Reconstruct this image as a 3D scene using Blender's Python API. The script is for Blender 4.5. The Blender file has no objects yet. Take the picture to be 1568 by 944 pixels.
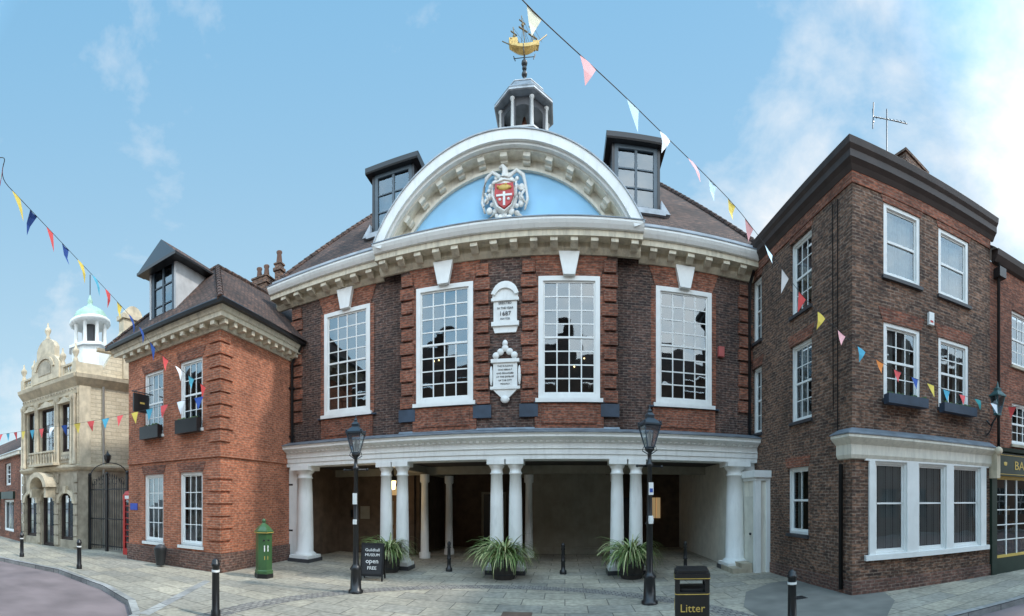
import bpy, math, random
from mathutils import Vector, Matrix
R=random.Random(11)
sc=bpy.context.scene
pi=math.pi
# ------------------------------------------------------------------ materials
def newmat(name):
    m=bpy.data.materials.new(name); m.use_nodes=True
    nt=m.node_tree; b=nt.nodes.get('Principled BSDF')
    return m,nt,b
def N(nt,t,**k):
    n=nt.nodes.new(t)
    for a,v in k.items(): setattr(n,a,v)
    return n
def mixc(nt,bt,fac,a,b):
    n=N(nt,'ShaderNodeMixRGB',blend_type=bt)
    for s,v in (('Fac',fac),('Color1',a),('Color2',b)):
        if isinstance(v,(int,float)): n.inputs[s].default_value=v
        elif isinstance(v,tuple): n.inputs[s].default_value=(*v,1)
        else: nt.links.new(v,n.inputs[s])
    return n.outputs[0]
def noise(nt,scale,detail=3,vec=None,rough=.55,mapscale=None,dist=0):
    n=N(nt,'ShaderNodeTexNoise'); n.inputs['Scale'].default_value=scale; n.inputs['Detail'].default_value=detail
    n.inputs['Roughness'].default_value=rough; n.inputs['Distortion'].default_value=dist
    if vec is None:
        g=N(nt,'ShaderNodeNewGeometry'); vec=g.outputs['Position']
    if mapscale:
        mp=N(nt,'ShaderNodeMapping'); mp.inputs['Scale'].default_value=mapscale
        nt.links.new(vec,mp.inputs['Vector']); vec=mp.outputs[0]
    nt.links.new(vec,n.inputs['Vector'])
    return n.outputs[0]
def ramp(nt,inp,p0,c0,p1,c1):
    r=N(nt,'ShaderNodeValToRGB'); e=r.color_ramp.elements
    e[0].position=p0; e[1].position=p1
    e[0].color=(c0,c0,c0,1) if not isinstance(c0,tuple) else (*c0,1)
    e[1].color=(c1,c1,c1,1) if not isinstance(c1,tuple) else (*c1,1)
    nt.links.new(inp,r.inputs[0]); return r.outputs[0]
def bump(nt,b,h,strength,dist=.01):
    n=N(nt,'ShaderNodeBump'); n.inputs['Strength'].default_value=strength; n.inputs['Distance'].default_value=dist
    nt.links.new(h,n.inputs['Height']); nt.links.new(n.outputs[0],b.inputs['Normal'])
def bricks(name,c1,c2,mortar,bw=.225,rh=.075,ms=.008,rough=.9,stain=(.6,1.25),bstr=0,sscale=.9,offset=.5,spot=.35,streak=0):
    m,nt,b=newmat(name)
    uv=N(nt,'ShaderNodeUVMap')
    t=N(nt,'ShaderNodeTexBrick'); t.offset=offset
    nt.links.new(uv.outputs[0],t.inputs['Vector'])
    t.inputs['Color1'].default_value=(*c1,1); t.inputs['Color2'].default_value=(*c2,1); t.inputs['Mortar'].default_value=(*mortar,1)
    t.inputs['Scale'].default_value=1; t.inputs['Mortar Size'].default_value=ms; t.inputs['Mortar Smooth'].default_value=.2
    t.inputs['Brick Width'].default_value=bw; t.inputs['Row Height'].default_value=rh; t.inputs['Bias'].default_value=0
    s=ramp(nt,noise(nt,sscale,4,mapscale=(1,1,.6)),.3,stain[0],.7,stain[1])
    c=mixc(nt,'MULTIPLY',1,t.outputs[0],s)
    s2=ramp(nt,noise(nt,9,1,mapscale=(1,1,2.5)),.35,1-spot,.65,1+spot)
    c=mixc(nt,'MULTIPLY',1,c,s2)
    nt.links.new(c,b.inputs['Base Color']); b.inputs['Roughness'].default_value=rough
    if bstr: bump(nt,b,t.outputs['Fac'],-bstr,.01)
    return m
def plain(name,col,rough=.6,metal=0,var=.15,scale=3,streak=False,bstr=0,spec=None,dirt=0):
    m,nt,b=newmat(name)
    n=noise(nt,scale,2,mapscale=(3,3,.5) if streak else None)
    s=ramp(nt,n,.3,1-var,.7,1+var*.6)
    c=mixc(nt,'MULTIPLY',1,col,s)
    if dirt:
        f=ramp(nt,noise(nt,1.6,4,mapscale=(4,4,.8),rough=.7),.5,0,.8,dirt)
        c=mixc(nt,'MIX',f,c,(.16,.14,.11))
    nt.links.new(c,b.inputs['Base Color']); b.inputs['Roughness'].default_value=rough; b.inputs['Metallic'].default_value=metal
    if bstr: bump(nt,b,noise(nt,scale*14,2),bstr,.01)
    return m
def glassmat(name,refl=.3,tint=(.55,.6,.62)):
    m,nt,b=newmat(name)
    nt.nodes.remove(b)
    out=[n for n in nt.nodes if n.type=='OUTPUT_MATERIAL'][0]
    tr=N(nt,'ShaderNodeBsdfTransparent'); tr.inputs[0].default_value=(*tint,1)
    gl=N(nt,'ShaderNodeBsdfGlossy'); gl.inputs['Roughness'].default_value=.02; gl.inputs[0].default_value=(.80,.92,1,1)
    bm=N(nt,'ShaderNodeBump'); bm.inputs['Strength'].default_value=.12; bm.inputs['Distance'].default_value=.02
    nt.links.new(noise(nt,2.2,1),bm.inputs['Height']); nt.links.new(bm.outputs[0],gl.inputs['Normal'])
    lw=N(nt,'ShaderNodeLayerWeight'); lw.inputs[0].default_value=.35
    mr=N(nt,'ShaderNodeMapRange'); mr.inputs['To Min'].default_value=refl; mr.inputs['To Max'].default_value=.95
    nt.links.new(lw.outputs['Fresnel'],mr.inputs['Value'])
    mx=N(nt,'ShaderNodeMixShader'); nt.links.new(mr.outputs[0],mx.inputs[0]); nt.links.new(tr.outputs[0],mx.inputs[1]); nt.links.new(gl.outputs[0],mx.inputs[2])
    nt.links.new(mx.outputs[0],out.inputs[0]); return m
def emit(name,col,s):
    m,nt,b=newmat(name); b.inputs['Base Color'].default_value=(*col,1)
    b.inputs['Emission Color'].default_value=(*col,1); b.inputs['Emission Strength'].default_value=s; return m

BR_DARK=bricks('brick_dark',(.125,.064,.047),(.050,.031,.028),(.15,.12,.10),stain=(.62,1.2),spot=.5)
BR_RED=bricks('brick_red',(.29,.098,.054),(.155,.055,.034),(.20,.135,.10),stain=(.60,1.2),spot=.4)
BR_ORANGE=bricks('brick_orange',(.46,.150,.074),(.30,.098,.052),(.36,.22,.15),stain=(.68,1.15),spot=.3)
BR_PLINTH=bricks('brick_plinth',(.18,.085,.06),(.10,.055,.045),(.2,.15,.12),stain=(.6,1.2))
BR_BROWN=bricks('brick_brown',(.205,.105,.064),(.080,.045,.033),(.20,.155,.12),stain=(.60,1.2),spot=.5)
BR_BUFF=bricks('brick_buff',(.66,.57,.42),(.58,.49,.35),(.42,.35,.25),bw=.5,rh=.17,ms=.012,stain=(.85,1.1),spot=.08)
TILE=bricks('roof_tiles',(.12,.062,.043),(.05,.031,.025),(.015,.012,.010),bw=.17,rh=.11,ms=.014,stain=(.55,1.4),bstr=1,spot=.5)
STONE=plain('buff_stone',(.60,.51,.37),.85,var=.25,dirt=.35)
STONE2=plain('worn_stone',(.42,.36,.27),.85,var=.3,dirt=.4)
WHITE=plain('white_paint',(.80,.80,.77),.45,var=.06,dirt=.10)
PLASTER=plain('worn_white_paint',(.79,.79,.76),.55,var=.08,scale=1.3,dirt=.22)
CREAM=plain('cream_paint',(.74,.70,.60),.6,var=.12,streak=True,dirt=.35)
CREAM2=plain('cream_paint_worn',(.62,.55,.42),.65,var=.14,streak=True,dirt=.65)
OFFW=plain('limewash',(.66,.63,.54),.85,var=.1,dirt=.2)
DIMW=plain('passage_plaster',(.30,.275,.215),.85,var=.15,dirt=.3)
BLUE=plain('sky_blue_paint',(.30,.58,.82),.7,var=.08,scale=1.2)
LEAD=plain('lead_sheet',(.20,.23,.26),.5,var=.3,metal=.2)
LEADL=plain('weathered_lead',(.42,.45,.48),.6,var=.3)
BLUELEAD=plain('blue_lead',(.035,.055,.085),.5,var=.3)
BLACK=plain('black_paint',(.012,.012,.013),.35,var=.2)
IRON=plain('dark_iron',(.02,.022,.024),.4,var=.3)
DBROWN=plain('brown_timber',(.045,.03,.025),.6,var=.25)
DGREY=plain('dark_grey_paint',(.05,.05,.055),.5,var=.2)
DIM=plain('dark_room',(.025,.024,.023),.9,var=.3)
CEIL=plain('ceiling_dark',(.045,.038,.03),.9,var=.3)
GOLD=plain('gilding',(.55,.36,.12),.45,metal=.6,var=.3,scale=12)
GOLDP=plain('gold_paint',(.62,.42,.10),.5,var=.1)
GREENP=plain('green_enamel',(.05,.12,.045),.3,var=.15,dirt=.1)
DGREEN=plain('shop_green',(.018,.035,.025),.4,var=.2)
REDP=plain('red_enamel',(.5,.025,.02),.35,var=.1)
COPPER=plain('green_copper',(.33,.50,.40),.6,var=.2)
CURT=plain('curtain_cloth',(.75,.73,.68),.9,var=.15,scale=8)
GLASS=glassmat('window_glass',.10)
GLASS2=glassmat('shop_glass',.05,(.85,.88,.9))
LGLASS=glassmat('lantern_glass',.10,(.85,.9,.92))
ROAD=plain('road_surface',(.22,.17,.165),.9,var=.25,scale=1.1,bstr=.5)
TARMAC=plain('tarmac',(.13,.125,.12),.95,var=.25,scale=1.5)
PATCH=plain('shade_grey_tarmac',(.20,.19,.165),.95,var=.3,scale=1.2)  # grey tarmac with the shade by the corner house painted into its colour
KERB=bricks('kerb_granite',(.36,.35,.32),(.28,.27,.26),(.1,.1,.1),bw=.9,rh=5,ms=.012,spot=.1)
PAVE=bricks('paving_slabs',(.44,.385,.29),(.31,.285,.235),(.15,.13,.10),bw=.88,rh=.56,ms=.012,stain=(.62,1.12),bstr=.3,sscale=.55,spot=.16,rough=.85)
SETT=bricks('granite_setts',(.30,.27,.23),(.20,.185,.17),(.10,.09,.08),bw=.14,rh=.11,ms=.012,stain=(.8,1.15),spot=.2)
LAMPON=emit('lamp_glow',(1,.72,.35),5)

# ------------------------------------------------------------------ builder
class B:
    def __init__(s,name,keepmesh=False):
        s.name=name; s.parts={}; s.cur=None; s.M=Matrix.Identity(4); s.texts=[]
    def frame(s,x=0,y=0,a=0,z=0):
        s.M=Matrix.Translation((x,y,z))@Matrix.Rotation(a,4,'Z'); return s
    def p(s,part,mat):
        if part not in s.parts: s.parts[part]=([],[],[],mat)
        s.cur=s.parts[part]; return s
    def add(s,vs,fs,smooth=False):
        V,F,S,_=s.cur; o=len(V)
        for v in vs: V.append(s.M@Vector(v))
        for f in fs: F.append([i+o for i in f]); S.append(smooth)
    def box(s,x0,x1,y0,y1,z0,z1,e=0):
        if x0>x1: x0,x1=x1,x0
        if y0>y1: y0,y1=y1,y0
        v=[(x0,y0,z0),(x1,y0,z0),(x1,y1,z0),(x0,y1,z0),(x0,y0,z1),(x1,y0,z1),(x1,y1,z1),(x0,y1,z1)]
        s.add(v,[(3,2,1,0),(4,5,6,7),(0,1,5,4),(1,2,6,5),(2,3,7,6),(3,0,4,7)])
    def poly(s,pts): s.add(pts,[tuple(range(len(pts)))])
    def prism_y(s,pts,y0,y1):   # pts (u,z) polygon extruded in y
        n=len(pts)
        v=[(a,y0,b) for a,b in pts]+[(a,y1,b) for a,b in pts]
        f=[tuple(range(n)),tuple(range(2*n-1,n-1,-1))]+[(i,(i+1)%n+0,(i+1)%n+n,i+n) for i in range(n)]
        s.add(v,f)
    def prism_z(s,pts,z0,z1):
        n=len(pts)
        v=[(a,b,z0) for a,b in pts]+[(a,b,z1) for a,b in pts]
        f=[tuple(range(n-1,-1,-1)),tuple(range(n,2*n))]+[(i,(i+1)%n,(i+1)%n+n,i+n) for i in range(n)]
        s.add(v,f)
    def mould(s,prof,u0,u1,y=0,m0=0,m1=0):  # prof (d outward, z)
        n=len(prof)
        v=[(u0-m0*d,y-d,z) for d,z in prof]+[(u1+m1*d,y-d,z) for d,z in prof]
        f=[tuple(range(n)),tuple(range(2*n-1,n-1,-1))]+[(i,(i+1)%n,(i+1)%n+n,i+n) for i in range(n)]
        s.add(v,f)
    def lathe(s,cx,cy,prof,n=16,smooth=True,rot=0,sx=1,sy=1):
        v=[];f=[]
        for z,r in prof:
            for i in range(n):
                a=2*pi*i/n+rot; v.append((cx+r*sx*math.cos(a),cy+r*sy*math.sin(a),z))
        k=len(prof)
        for j in range(k-1):
            for i in range(n):
                f.append((j*n+i,j*n+(i+1)%n,(j+1)*n+(i+1)%n,(j+1)*n+i))
        s.add(v,f,smooth)
        s.add([v[i] for i in range(n)],[tuple(range(n-1,-1,-1))]); s.add([v[(k-1)*n+i] for i in range(n)],[tuple(range(n))])
    def tube(s,pts,r,n=6,smooth=True):
        pts=[Vector(p) for p in pts]; v=[];f=[]
        for i,p in enumerate(pts):
            d=(pts[min(i+1,len(pts)-1)]-pts[max(i-1,0)]).normalized()
            up=Vector((0,0,1)) if abs(d.z)<.9 else Vector((1,0,0))
            a=d.cross(up).normalized(); b=d.cross(a)
            rr=r[i] if isinstance(r,(list,tuple)) else r
            for k in range(n):
                t=2*pi*k/n; v.append(tuple(p+a*rr*math.cos(t)+b*rr*math.sin(t)))
        for i in range(len(pts)-1):
            for k in range(n): f.append((i*n+k,i*n+(k+1)%n,(i+1)*n+(k+1)%n,(i+1)*n+k))
        f.append(tuple(range(n))); f.append(tuple(range((len(pts)-1)*n,len(pts)*n)))
        s.add(v,f,smooth)
    def ball(s,c,r,n=10,sx=1,sy=1,sz=1):
        prof=[(c[2]+r*sz*math.sin(t),max(.0005,r*math.cos(t))) for t in [(-.5+i/6)*pi for i in range(7)]]
        s.lathe(c[0],c[1],prof,n,True,0,sx,sy)
    def arc(s,cu,cz,r0,r1,a0,a1,y0,y1,n=40):
        for i in range(n):
            t0=a0+(a1-a0)*i/n; t1=a0+(a1-a0)*(i+1)/n
            q=[(cu+r*math.sin(t),cz+r*math.cos(t)) for r,t in ((r0,t0),(r1,t0),(r1,t1),(r0,t1))]
            v=[(a,y0,b) for a,b in q]+[(a,y1,b) for a,b in q]
            f=[(0,1,2,3),(7,6,5,4),(1,5,6,2),(0,3,7,4)]
            if i==0: f.append((0,4,5,1))
            if i==n-1: f.append((3,2,6,7))
            s.add(v,f)
    def wall(s,u0,u1,z0,z1,y,holes,rev=.25):
        us=sorted({u0,u1}|{h[0] for h in holes}|{h[1] for h in holes}); zs=sorted({z0,z1}|{h[2] for h in holes}|{h[3] for h in holes})
        us=[u for u in us if u0<=u<=u1]; zs=[z for z in zs if z0<=z<=z1]
        for i in range(len(us)-1):
            for j in range(len(zs)-1):
                cu=(us[i]+us[i+1])/2; cz=(zs[j]+zs[j+1])/2
                if any(h[0]<cu<h[1] and h[2]<cz<h[3] for h in holes): continue
                s.poly([(us[i],y,zs[j]),(us[i+1],y,zs[j]),(us[i+1],y,zs[j+1]),(us[i],y,zs[j+1])])
        for a,b,c,d in holes:
            s.poly([(a,y,c),(a,y+rev,c),(a,y+rev,d),(a,y,d)]); s.poly([(b,y,c),(b,y,d),(b,y+rev,d),(b,y+rev,c)])
            s.poly([(a,y,d),(a,y+rev,d),(b,y+rev,d),(b,y,d)]); s.poly([(a,y,c),(b,y,c),(b,y+rev,c),(a,y+rev,c)])
    def sash(s,u0,u1,z0,z1,y,cols,rows,fw=.07,mw=.024,gm=None,curtain=None,mat=None,meet=True,room=.38,light=0):
        s.p('window_frames',mat or WHITE)
        s.box(u0,u0+fw,y,y+.12,z0,z1); s.box(u1-fw,u1,y,y+.12,z0,z1); s.box(u0+fw,u1-fw,y,y+.12,z1-fw,z1); s.box(u0+fw,u1-fw,y,y+.12,z0,z0+fw)
        a,b,c,d=u0+fw,u1-fw,z0+fw,z1-fw; g=.045; yy=y+.05
        s.box(a,a+g,yy,yy+.04,c,d); s.box(b-g,b,yy,yy+.04,c,d); s.box(a+g,b-g,yy,yy+.04,d-g,d); s.box(a+g,b-g,yy,yy+.04,c,c+g*1.4)
        a+=g;b-=g;d-=g;c+=g*1.4
        zm=(c+d)/2
        if meet: s.box(a,b,yy-.012,yy+.045,zm-.028,zm+.028)
        for i in range(1,cols):
            u=a+(b-a)*i/cols; s.box(u-mw/2,u+mw/2,yy+.004,yy+.03,c,d)
        for j in range(1,rows):
            z=c+(d-c)*j/rows
            if meet and abs(z-zm)<.02: continue
            s.box(a,b,yy+.007,yy+.027,z-mw/2,z+mw/2)
        s.p('window_glass',gm or GLASS)
        for i in range(cols):
            for j in range(rows):
                ua,ub=a+(b-a)*i/cols,a+(b-a)*(i+1)/cols; za,zb=c+(d-c)*j/rows,c+(d-c)*(j+1)/rows
                t=[R.uniform(-.0035,.0035) for _ in range(3)]; q=yy+.018
                s.poly([(ua,q+t[0],za),(ub,q+t[1],za),(ub,q+t[2]-t[0]+t[1],zb),(ua,q+t[2],zb)])
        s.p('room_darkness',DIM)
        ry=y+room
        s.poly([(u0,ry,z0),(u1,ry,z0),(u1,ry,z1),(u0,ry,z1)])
        if curtain:
            s.p('curtains',CURT); w=(b-a)*curtain
            for (p0,p1) in ((a,a+w),(b-w,b)):
                n=14
                for i in range(n):
                    x0=p0+(p1-p0)*i/n; x1=p0+(p1-p0)*(i+1)/n
                    s.poly([(x0,y+.2+.02*math.sin(i*1.9),c),(x1,y+.2+.02*math.sin((i+1)*1.9),c),(x1,y+.2+.02*math.sin((i+1)*1.9),d),(x0,y+.2+.02*math.sin(i*1.9),d)])
        for k in range(light):
            s.p('interior_lights',LAMPON); s.ball((R.uniform(a+.2,b-.2),y+.3,R.uniform(c+.6,zm)),.025,8)
    def text(s,txt,size,mat,u,y,z,ang=0,extr=.004,part='lettering'):
        cu=bpy.data.curves.new(part,'FONT'); cu.body=txt; cu.size=size; cu.align_x='CENTER'; cu.align_y='CENTER'; cu.extrude=extr; cu.resolution_u=2
        o=bpy.data.objects.new(part+'_curve',cu); sc.collection.objects.link(o)
        bpy.context.view_layer.update()
        me=bpy.data.meshes.new_from_object(o.evaluated_get(bpy.context.evaluated_depsgraph_get()))
        vs=[v.co.copy() for v in me.vertices]; fs=[tuple(p.vertices) for p in me.polygons]
        bpy.data.objects.remove(o)
        s.p(part,mat)
        T=Matrix.Translation((u,y,z))@Matrix.Rotation(ang,4,'Z')@Matrix.Rotation(pi/2,4,'X')
        s.add([tuple(T@v) for v in vs],fs)
    def fin(s):
        objs=[]
        for part,(V,F,S,mat) in s.parts.items():
            if not F: continue
            me=bpy.data.meshes.new(part); me.from_pydata([tuple(v) for v in V],[],F); me.update()
            me.materials.append(mat)
            me.polygons.foreach_set('use_smooth',S)
            uvl=me.uv_layers.new(name='UVMap'); Z=Vector((0,0,1))
            co=[v.co for v in me.vertices]
            for pl in me.polygons:
                n=pl.normal
                if abs(n.z)>.92: t=Vector((1,0,0)); b=Vector((0,1,0))
                else:
                    t=Z.cross(n).normalized(); b=n.cross(t).normalized()
                for li in pl.loop_indices:
                    c=co[me.loops[li].vertex_index]; uvl.data[li].uv=(c.dot(t),c.dot(b))
            o=bpy.data.objects.new(part,me); sc.collection.objects.link(o); objs.append(o)
        if len(objs)==1:
            objs[0].name=s.name; return objs[0]
        e=bpy.data.objects.new(s.name,None); sc.collection.objects.link(e)
        for o in objs: o.parent=e
        return e
def arch_pts(u0,u1,zb,zs,rise,n=10):
    h=(u1-u0)/2; r=(h*h+rise*rise)/(2*rise); a=math.asin(min(1,h/r)); cz=zs+rise-r; c=(u0+u1)/2
    if rise>h: a=pi-a
    return [(u0,zb)]+[(c+r*math.sin(-a+2*a*i/n),cz+r*math.cos(-a+2*a*i/n)) for i in range(n+1)]+[(u1,zb)]

# ------------------------------------------------------------------ guildhall
AX=-1.67; FY=12.1
g=B('guildhall').frame(AX,FY,0)
WO=1.79; WI=5.16; hw=.86
ZS,ZT=4.92,8.35
g.p('walls',BR_DARK)
for sg in (-1,1):
    c=sg*WI
    u0,u1=(-7.39,-3.15) if sg<0 else (3.15,7.39)
    g.wall(u0,u1,3.9,9.75,0,[(c-hw,c+hw,ZS,ZT)],.4)
g.wall(-3.15,3.15,3.9,9.75,-.25,[(-WO-hw,-WO+hw,ZS,ZT),(WO-hw,WO+hw,ZS,ZT)],.4)
g.box(-3.15,-3.149,-.25,0,3.9,9.75); g.box(3.149,3.15,-.25,0,3.9,9.75)
g.poly([(-7.39,0,0),(-7.39,11,0),(-7.39,11,9.75),(-7.39,0,9.75)]); g.poly([(7.39,0,3.3),(7.39,11,3.3),(7.39,11,9.75),(7.39,0,9.75)])
g.poly([(-7.39,11,0),(7.39,11,0),(7.39,11,9.75),(-7.39,11,9.75)])
def quoin(u,y,wl,z0=4.82,z1=8.93,step=.405,gap=.075):
    z=z0;i=0
    while z+step-gap<=z1+.01:
        w=wl*(1 if i%2==0 else .8)
        g.box(u-w/2,u+w/2,y-.07,y+.01,z,z+step-gap); z+=step;i+=1
g.p('red_brick_dressings',BR_RED)
for u in (-2.93,-.66,.66,2.93): quoin(u,-.25,.44)
for u in (-7.15,7.13): quoin(u,0,.48)
for sg in (-1,1):
    for c,y,z0,z1 in ((sg*WO,-.25,4.1,4.8),(sg*WI,0,4.1,4.8)):
        g.p('red_brick_dressings',BR_RED)
        g.prism_y([(c-hw-.02,ZT+.0),(c+hw+.02,ZT+.0),(c+hw+.22,8.94),(c-hw-.22,8.94)],y-.025,y+.01)
        g.box(c-hw-.1,c+hw+.1,y-.07,y+.01,z0,z1)
        g.box(c-hw+.1,c+hw-.1,y-.10,y-.07,z0+.12,z1-.14)
        g.box(c-hw-.14,c-hw,y-.022,y+.01,4.82,ZT) ; g.box(c+hw,c+hw+.14,y-.022,y+.01,4.82,ZT)
        g.p('keystones_and_sills',WHITE)
        g.prism_y([(c-.16,ZT-.02),(c+.16,ZT-.02),(c+.29,8.97),(c-.29,8.97)],y-.16,y+.01)
        g.box(c-hw-.08,c+hw+.08,y-.14,y+.02,ZS-.11,ZS+.0)
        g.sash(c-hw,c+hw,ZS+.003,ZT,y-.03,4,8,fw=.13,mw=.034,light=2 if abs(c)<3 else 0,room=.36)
g.p('blue_lead_blocks',BLUELEAD)
for u in (-2.93,-.66,.66,2.93): g.box(u-.26,u+.26,-.34,-.24,4.42,4.78)
for sg in (-1,1):
    g.box(sg*WI-hw-.22,sg*WI+hw+.22,-.11,.01,4.80,4.84); g.box(sg*WO-hw-.12,sg*WO+hw+.12,-.36,-.24,4.80,4.83)
# plaques
g.p('stone_plaques',PLASTER)
y=-.25
g.prism_y(arch_pts(-.36,.36,7.75,7.95,.28),y-.10,y+.01)
g.arc(0,7.72,.30,.42,-1.2,1.2,y-.15,y-.10,14)
g.box(-.33,.33,y-.07,y+.01,7.1,7.75); g.box(-.39,.39,y-.11,y+.01,7.68,7.76); g.box(-.39,.39,y-.11,y+.01,6.98,7.1)
g.prism_y([(-.36,6.98),(.36,6.98),(.3,6.8),(-.3,6.8)],y-.06,y+.01)
g.box(-.34,.34,y-.08,y+.01,5.28,5.95); g.box(-.40,.40,y-.12,y+.01,5.95,6.05); g.box(-.42,.42,y-.12,y+.01,5.2,5.28)
g.prism_y([(-.35,5.2),(.35,5.2),(.12,4.98),(-.12,4.98)],y-.09,y+.01)
g.ball((0,y-.08,4.92),.11,10,1.2,.5,1)
for a in range(-2,3): g.ball((a*.13,y-.08,6.15+.1*(2-abs(a))),.10,10,1,.5,1)
for sx in (-1,1): g.ball((sx*.40,y-.05,5.6),.07,8,.7,.5,4)
g.ball((0,y-.08,6.48),.08,10,1,.6,1.3)
for k,(t,zz,sz) in enumerate((('ERECTED',7.62,.09),('IN THE YEAR',7.48,.08),('1687',7.32,.17),('MAYOR',7.18,.08),('THIS BUILDING',5.85,.065),('WAS REBUILT',5.75,.065),('AND ENLARGED',5.65,.065),('AT THE EXPENSE',5.55,.065),('OF THE CITY',5.45,.065),('MDCXCV',5.35,.065))):
    g.text(t,sz,DGREY,0,y-.085,zz,part='plaque_lettering')
g.p('alarm_box',plain('faded_red_box',(.45,.10,.09),.5)); g.box(6.22,6.40,-.12,0,6.45,6.75)
# main cornice
PROF=[(-.02,8.93),(.06,8.93),(.12,9.0),(.16,9.06),(.16,9.2),(.48,9.2),(.48,9.36),(.54,9.38),(.60,9.46),(.64,9.54),(.64,9.6),(0,9.78)]
g.p('cornice',CREAM2)
g.mould(PROF,-7.99,-3.79,0); g.mould(PROF,3.79,7.39,0); g.mould(PROF,-3.79,3.79,-.25)
g.p('cornice_upper_moulding',PLASTER)
UP=[(.46,9.362),(.49,9.362),(.55,9.375),(.61,9.46),(.65,9.54),(.65,9.602),(.46,9.602)]
g.mould(UP,-8.0,-3.8,0); g.mould(UP,3.8,7.39,0); g.mould(UP,-3.8,3.8,-.25)
g.p('cornice_modillions',CREAM2)
def modil(u,y,z=9.2,w=.2,d0=.16,d1=.44,h=.2):
    g.mould([(d0-.01,z-h),(d0+.08,z-h),(d1-.06,z-h*.62),(d1,z-h*.55),(d1,z+.003),(d0-.01,z+.003)],u-w/2,u+w/2,y)
for sg in (-1,1):
    u=4.15
    while u<7.9:
        if sg<0 or u<7.3: modil(sg*u,0)
        u+=.55
u=-3.575
while u<3.6: modil(u,-.25); u+=.55
g.p('cornice_lead',LEAD)
g.box(-8.02,-3.8,-.67,.3,9.603,9.63); g.box(3.8,7.39,-.67,.3,9.603,9.63); g.box(-3.82,3.82,-.92,-.25,9.603,9.632)
# pediment
CZ=7.87; A=math.asin(3.78/4.13)
g.p('pediment_arch',PLASTER)
g.arc(0,CZ,3.86,4.13,-A,A,-.89,-.2,56)
g.arc(0,CZ,3.79,3.86,-A*.985,A*.985,-.80,-.2,56)
g.p('pediment_soffit',CREAM)
g.arc(0,CZ,3.74,3.79,-A*.98,A*.98,-.66,-.2,56)
g.arc(0,CZ,3.50,3.74,-A*.95,A*.95,-.34,-.2,56)
g.arc(0,CZ,3.44,3.52,-A*.94,A*.94,-.38,-.2,56)
for i in range(13):
    t=-A*.90+A*1.80*i/12
    ce,se=math.cos(t),math.sin(t); r0,r1=3.57,3.76; w=.095
    def q(r,o): return (r*se+o*ce, CZ+r*ce-o*se)
    g.prism_y([q(r0+.05,-w),q(r0+.05,w),q(r1,w),q(r1,-w)],-.64,-.33); g.prism_y([q(r0-.02,-w),q(r0-.02,w),q(r0+.05,w),q(r0+.05,-w)],-.5,-.33)
g.p('pediment_lead',LEADL)
g.arc(0,CZ,4.13,4.16,-A,A,-.92,2.6,56)
g.p('tympanum',BLUE)
g.prism_y([(3.46*math.sin(-1.05+2.10*i/32),CZ+3.46*math.cos(-1.05+2.10*i/32)) for i in range(33)],-.28,-.2)
g.p('pediment_back',LEAD)
g.arc(0,CZ,0.5,4.1,-A,A,2.5,2.6,24)
# coat of arms
yA=-.30; cz=10.54
g.p('coat_of_arms_cartouche',PLASTER)
g.ball((0,yA-.06,cz),.46,20,.82,.25,1.05)
for i in range(26):
    a=2*pi*i/26; rr=.50+.07*math.sin(i*2.7)
    g.ball((rr*.92*math.sin(a),yA-.08-.03*(i%2),cz+rr*1.12*math.cos(a)),.055+.03*((i*7)%3)/2,8,1.1,.7,1.2)
for sx in (-1,1):
    g.tube([(sx*.30,yA-.1,cz-.45),(sx*.48,yA-.12,cz-.62),(sx*.36,yA-.12,cz-.78),(sx*.24,yA-.1,cz-.68)],[.06,.055,.045,.04])
    g.tube([(sx*.12,yA-.1,cz+.55),(sx*.34,yA-.12,cz+.70),(sx*.52,yA-.12,cz+.55),(sx*.58,yA-.1,cz+.3),(sx*.64,yA-.1,cz-.1),(sx*.56,yA-.1,cz-.4)],[.06,.05,.055,.04,.045,.03])
    g.tube([(sx*.40,yA-.1,cz+.2),(sx*.55,yA-.16,cz+.1),(sx*.46,yA-.16,cz-.05),(sx*.60,yA-.12,cz-.25)],[.04,.04,.035,.02])
g.tube([(0,yA-.1,cz+.55),(.02,yA-.14,cz+.72),(-.06,yA-.16,cz+.82),(-.14,yA-.16,cz+.76)],[.10,.09,.06,.04])
for sx in (-1,0,1): g.ball((sx*.13,yA-.14,cz-.62-.1*(sx==0)),.09,8,1,.7,1)
g.p('coat_of_arms_shield',plain('heraldic_red',(.50,.045,.045),.5,var=.2,scale=9))
sh=[(-.25,cz+.3),(.25,cz+.3),(.27,cz),(.17,cz-.25),(0,cz-.38),(-.17,cz-.25),(-.27,cz)]
g.prism_y(sh,yA-.22,yA-.1)
g.p('coat_of_arms_charges',GOLDP)
g.ball((0,yA-.22,cz+.18),.11,10,1.7,.35,.75)
for a_,b_ in ((-.17,.20),(.17,.16),(.05,.25)): g.ball((a_,yA-.24,cz+b_),.035,6)
g.p('coat_of_arms_cross',PLASTER)
g.box(-.22,.22,yA-.236,yA-.22,cz-.06,cz-.005); g.box(-.032,.032,yA-.239,yA-.22,cz-.32,cz+.06)
for sx in (-1,1): g.ball((sx*.12,yA-.23,cz-.15),.04,8,1,.5,1)
g.tube([(-.33,yA-.2,cz+.33),(0,yA-.25,cz+.38),(.33,yA-.2,cz+.33)],.035); g.tube([(-.33,yA-.2,cz+.33),(-.34,yA-.2,cz),(-.2,yA-.2,cz-.32),(0,yA-.2,cz-.46),(.2,yA-.2,cz-.32),(.34,yA-.2,cz),(.33,yA-.2,cz+.33)],.03)
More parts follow.
